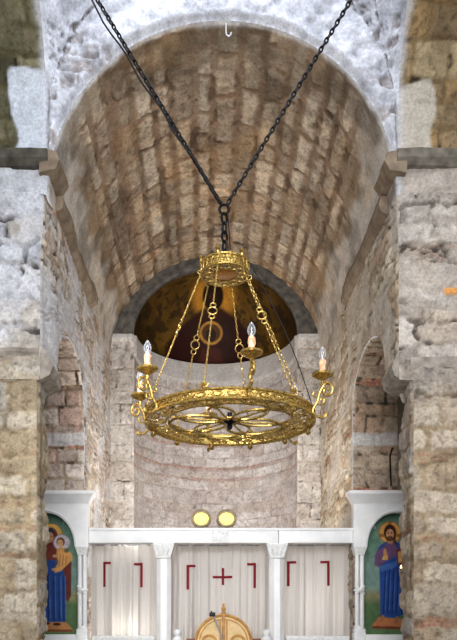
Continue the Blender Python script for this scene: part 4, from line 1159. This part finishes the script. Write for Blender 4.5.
# two long iron chains to the side arches
J = Vector((XC - .048, YCH, ZR + JZ))
for sx, lab in ((-1, 'dark iron chain rising to the upper left from above the chandelier'), (1, 'dark iron chain rising to the upper right from above the chandelier')):
    e = Vector((sx * 2.42 - .035, YCH, SA + W - .035))
    d = (e - J).normalized()
    b = MB(); b.chain(J + d * .056, e, .045, .03, .0078, 8, 5)
    o = b.build('suspension_chain', M_IRON); tag(o, lab, 'chain', 'long iron suspension chains')
e = Vector((-2.48, YCH - .05, SA + W - .04)); a = J + Vector((-.02, -.05, .03)); pts = []
for k in range(41):
    s_ = k / 40; p = a + (e - a) * s_; p += Vector((-.03 * math.sin(PI * s_) - .012 * math.sin(k * 1.3), 0, -.05 * math.sin(PI * s_) - .006)); pts.append(p)
b = MB(); b.tube(pts, .0075, 6); o = b.build('power_cable', M_BLACK); tag(o, 'thin black power cable slung alongside the left iron chain', 'cable')

# small things on the masonry
zz = SP + W
t = MB(); yy = Y0 + .03; hx = X(226, yy)
t.tube([(hx, yy, zz + .02), (hx, yy, zz - .1), (hx + .005, yy, zz - .135), (hx + .03, yy, zz - .155), (hx + .055, yy, zz - .135), (hx + .058, yy, zz - .11)], .0085, 8)
o = t.build('metal_hook', M_WHITEMETAL); tag(o, 'small white metal hook at the crown of the front arch', 'hook')
yy = YJ - .03; b = MB()
b.tube([(X(395, yy), yy + .02, Z(447, yy)), (X(392, yy), yy, Z(449, yy)), (X(390, yy), yy, Z(456, yy)), (X(390.5, yy), yy, Z(475, yy)), (X(391, yy), yy, Z(486, yy))], .012, 8)
o = b.build('hanging_cable', M_BLACK); tag(o, 'short black cable hanging inside the right side arch above the marble frame', 'cable')

# ------------------------------------------------------------------ light
def area(name, loc, tgt, size, energy, col, sy=None, spread=PI):
    l = bpy.data.lights.new(name, 'AREA'); l.energy = energy; l.color = col; l.shape = 'RECTANGLE'; l.size = size; l.size_y = sy or size; l.spread = spread
    o = bpy.data.objects.new(name, l); C.objects.link(o); o.location = loc
    o.rotation_euler = (Vector(tgt) - Vector(loc)).to_track_quat('-Z', 'Y').to_euler(); return o
def point(name, loc, energy, col, r=.08):
    l = bpy.data.lights.new(name, 'POINT'); l.energy = energy; l.color = col; l.shadow_soft_size = r
    o = bpy.data.objects.new(name, l); C.objects.link(o); o.location = loc; return o
area('dome_window_light', (0, 4.45, 9.7), (0, 8.2, 8.4), 2.2, 56, (.86, .92, 1.0), 1.0)
area('dome_daylight', (0, 6, 11.2), (0, 6.6, 0), 2.4, 110, (.86, .92, 1.0))
area('nave_fill', (0, -4.5, 4.0), (0, 9, 4.6), 7, 820, (1.0, .98, .95), 5)  # added fill lamp behind the camera for even frontal light
area('screen_fill', (-1.9, 3.2, 4.7), (0, 10.3, 2.1), 1.6, 15, (1, .98, .96), .5, math.radians(46))  # unseen lamp added to brighten the marble screen
area('left_pier_light', (2.6, 1.5, 6.2), (-2.6, 8, 5.8), 2, 90, (.84, .91, 1.0), 2)  # cool area lamp on the right, aimed at the upper left pier
area('apse_fill', (0, 11.0, 3.1), (0, 13.6, 5.2), 1.6, 54, (1.0, .95, .9), .5)  # added wash on the apse wall, set behind the beam
area('vault_fill', (0, 10.8, 3.1), (0, 10.6, 8.4), 2.4, 30, (1.0, .93, .84), .5)  # added upward fill that lightens the vault stones
point('beam_spot_left', (-1.32, 10.72, 2.93), 14, (1, .97, .9))
point('left_icon_spot', (-1.98, 10.55, 3.3), 5, (1, .97, .92))
point('behind_left_curtain', (-1.38, 11.0, 1.45), 13, (1, .95, .88), .12)
point('behind_middle_curtain', (.2, 11.7, 1.9), 18, (1, .95, .9), .2)
point('behind_right_curtain', (1.5, 11.3, 1.8), 16, (1, .96, .92), .2)
w = bpy.data.worlds.new('World'); bpy.context.scene.world = w; w.use_nodes = True
bgn = w.node_tree.nodes['Background']; bgn.inputs[0].default_value = (.92, .95, 1.0, 1); bgn.inputs[1].default_value = .55

# ------------------------------------------------------------------ camera
cam = bpy.data.cameras.new('Camera'); co = bpy.data.objects.new('Camera', cam); C.objects.link(co)
co.location = (CX, 0, E); co.rotation_euler = (PI / 2, 0, 0)
cam.sensor_fit = 'HORIZONTAL'; cam.sensor_width = 36; cam.lens = F * 36 / 457
cam.shift_x = (228.5 - VX) / 457; cam.shift_y = (VY - 320) / 457
bpy.context.scene.camera = co
bpy.context.scene.view_settings.view_transform = 'Standard'
bpy.context.scene.view_settings.look = 'None'
try: bpy.context.scene.view_settings.look = 'Medium High Contrast'
except Exception: pass
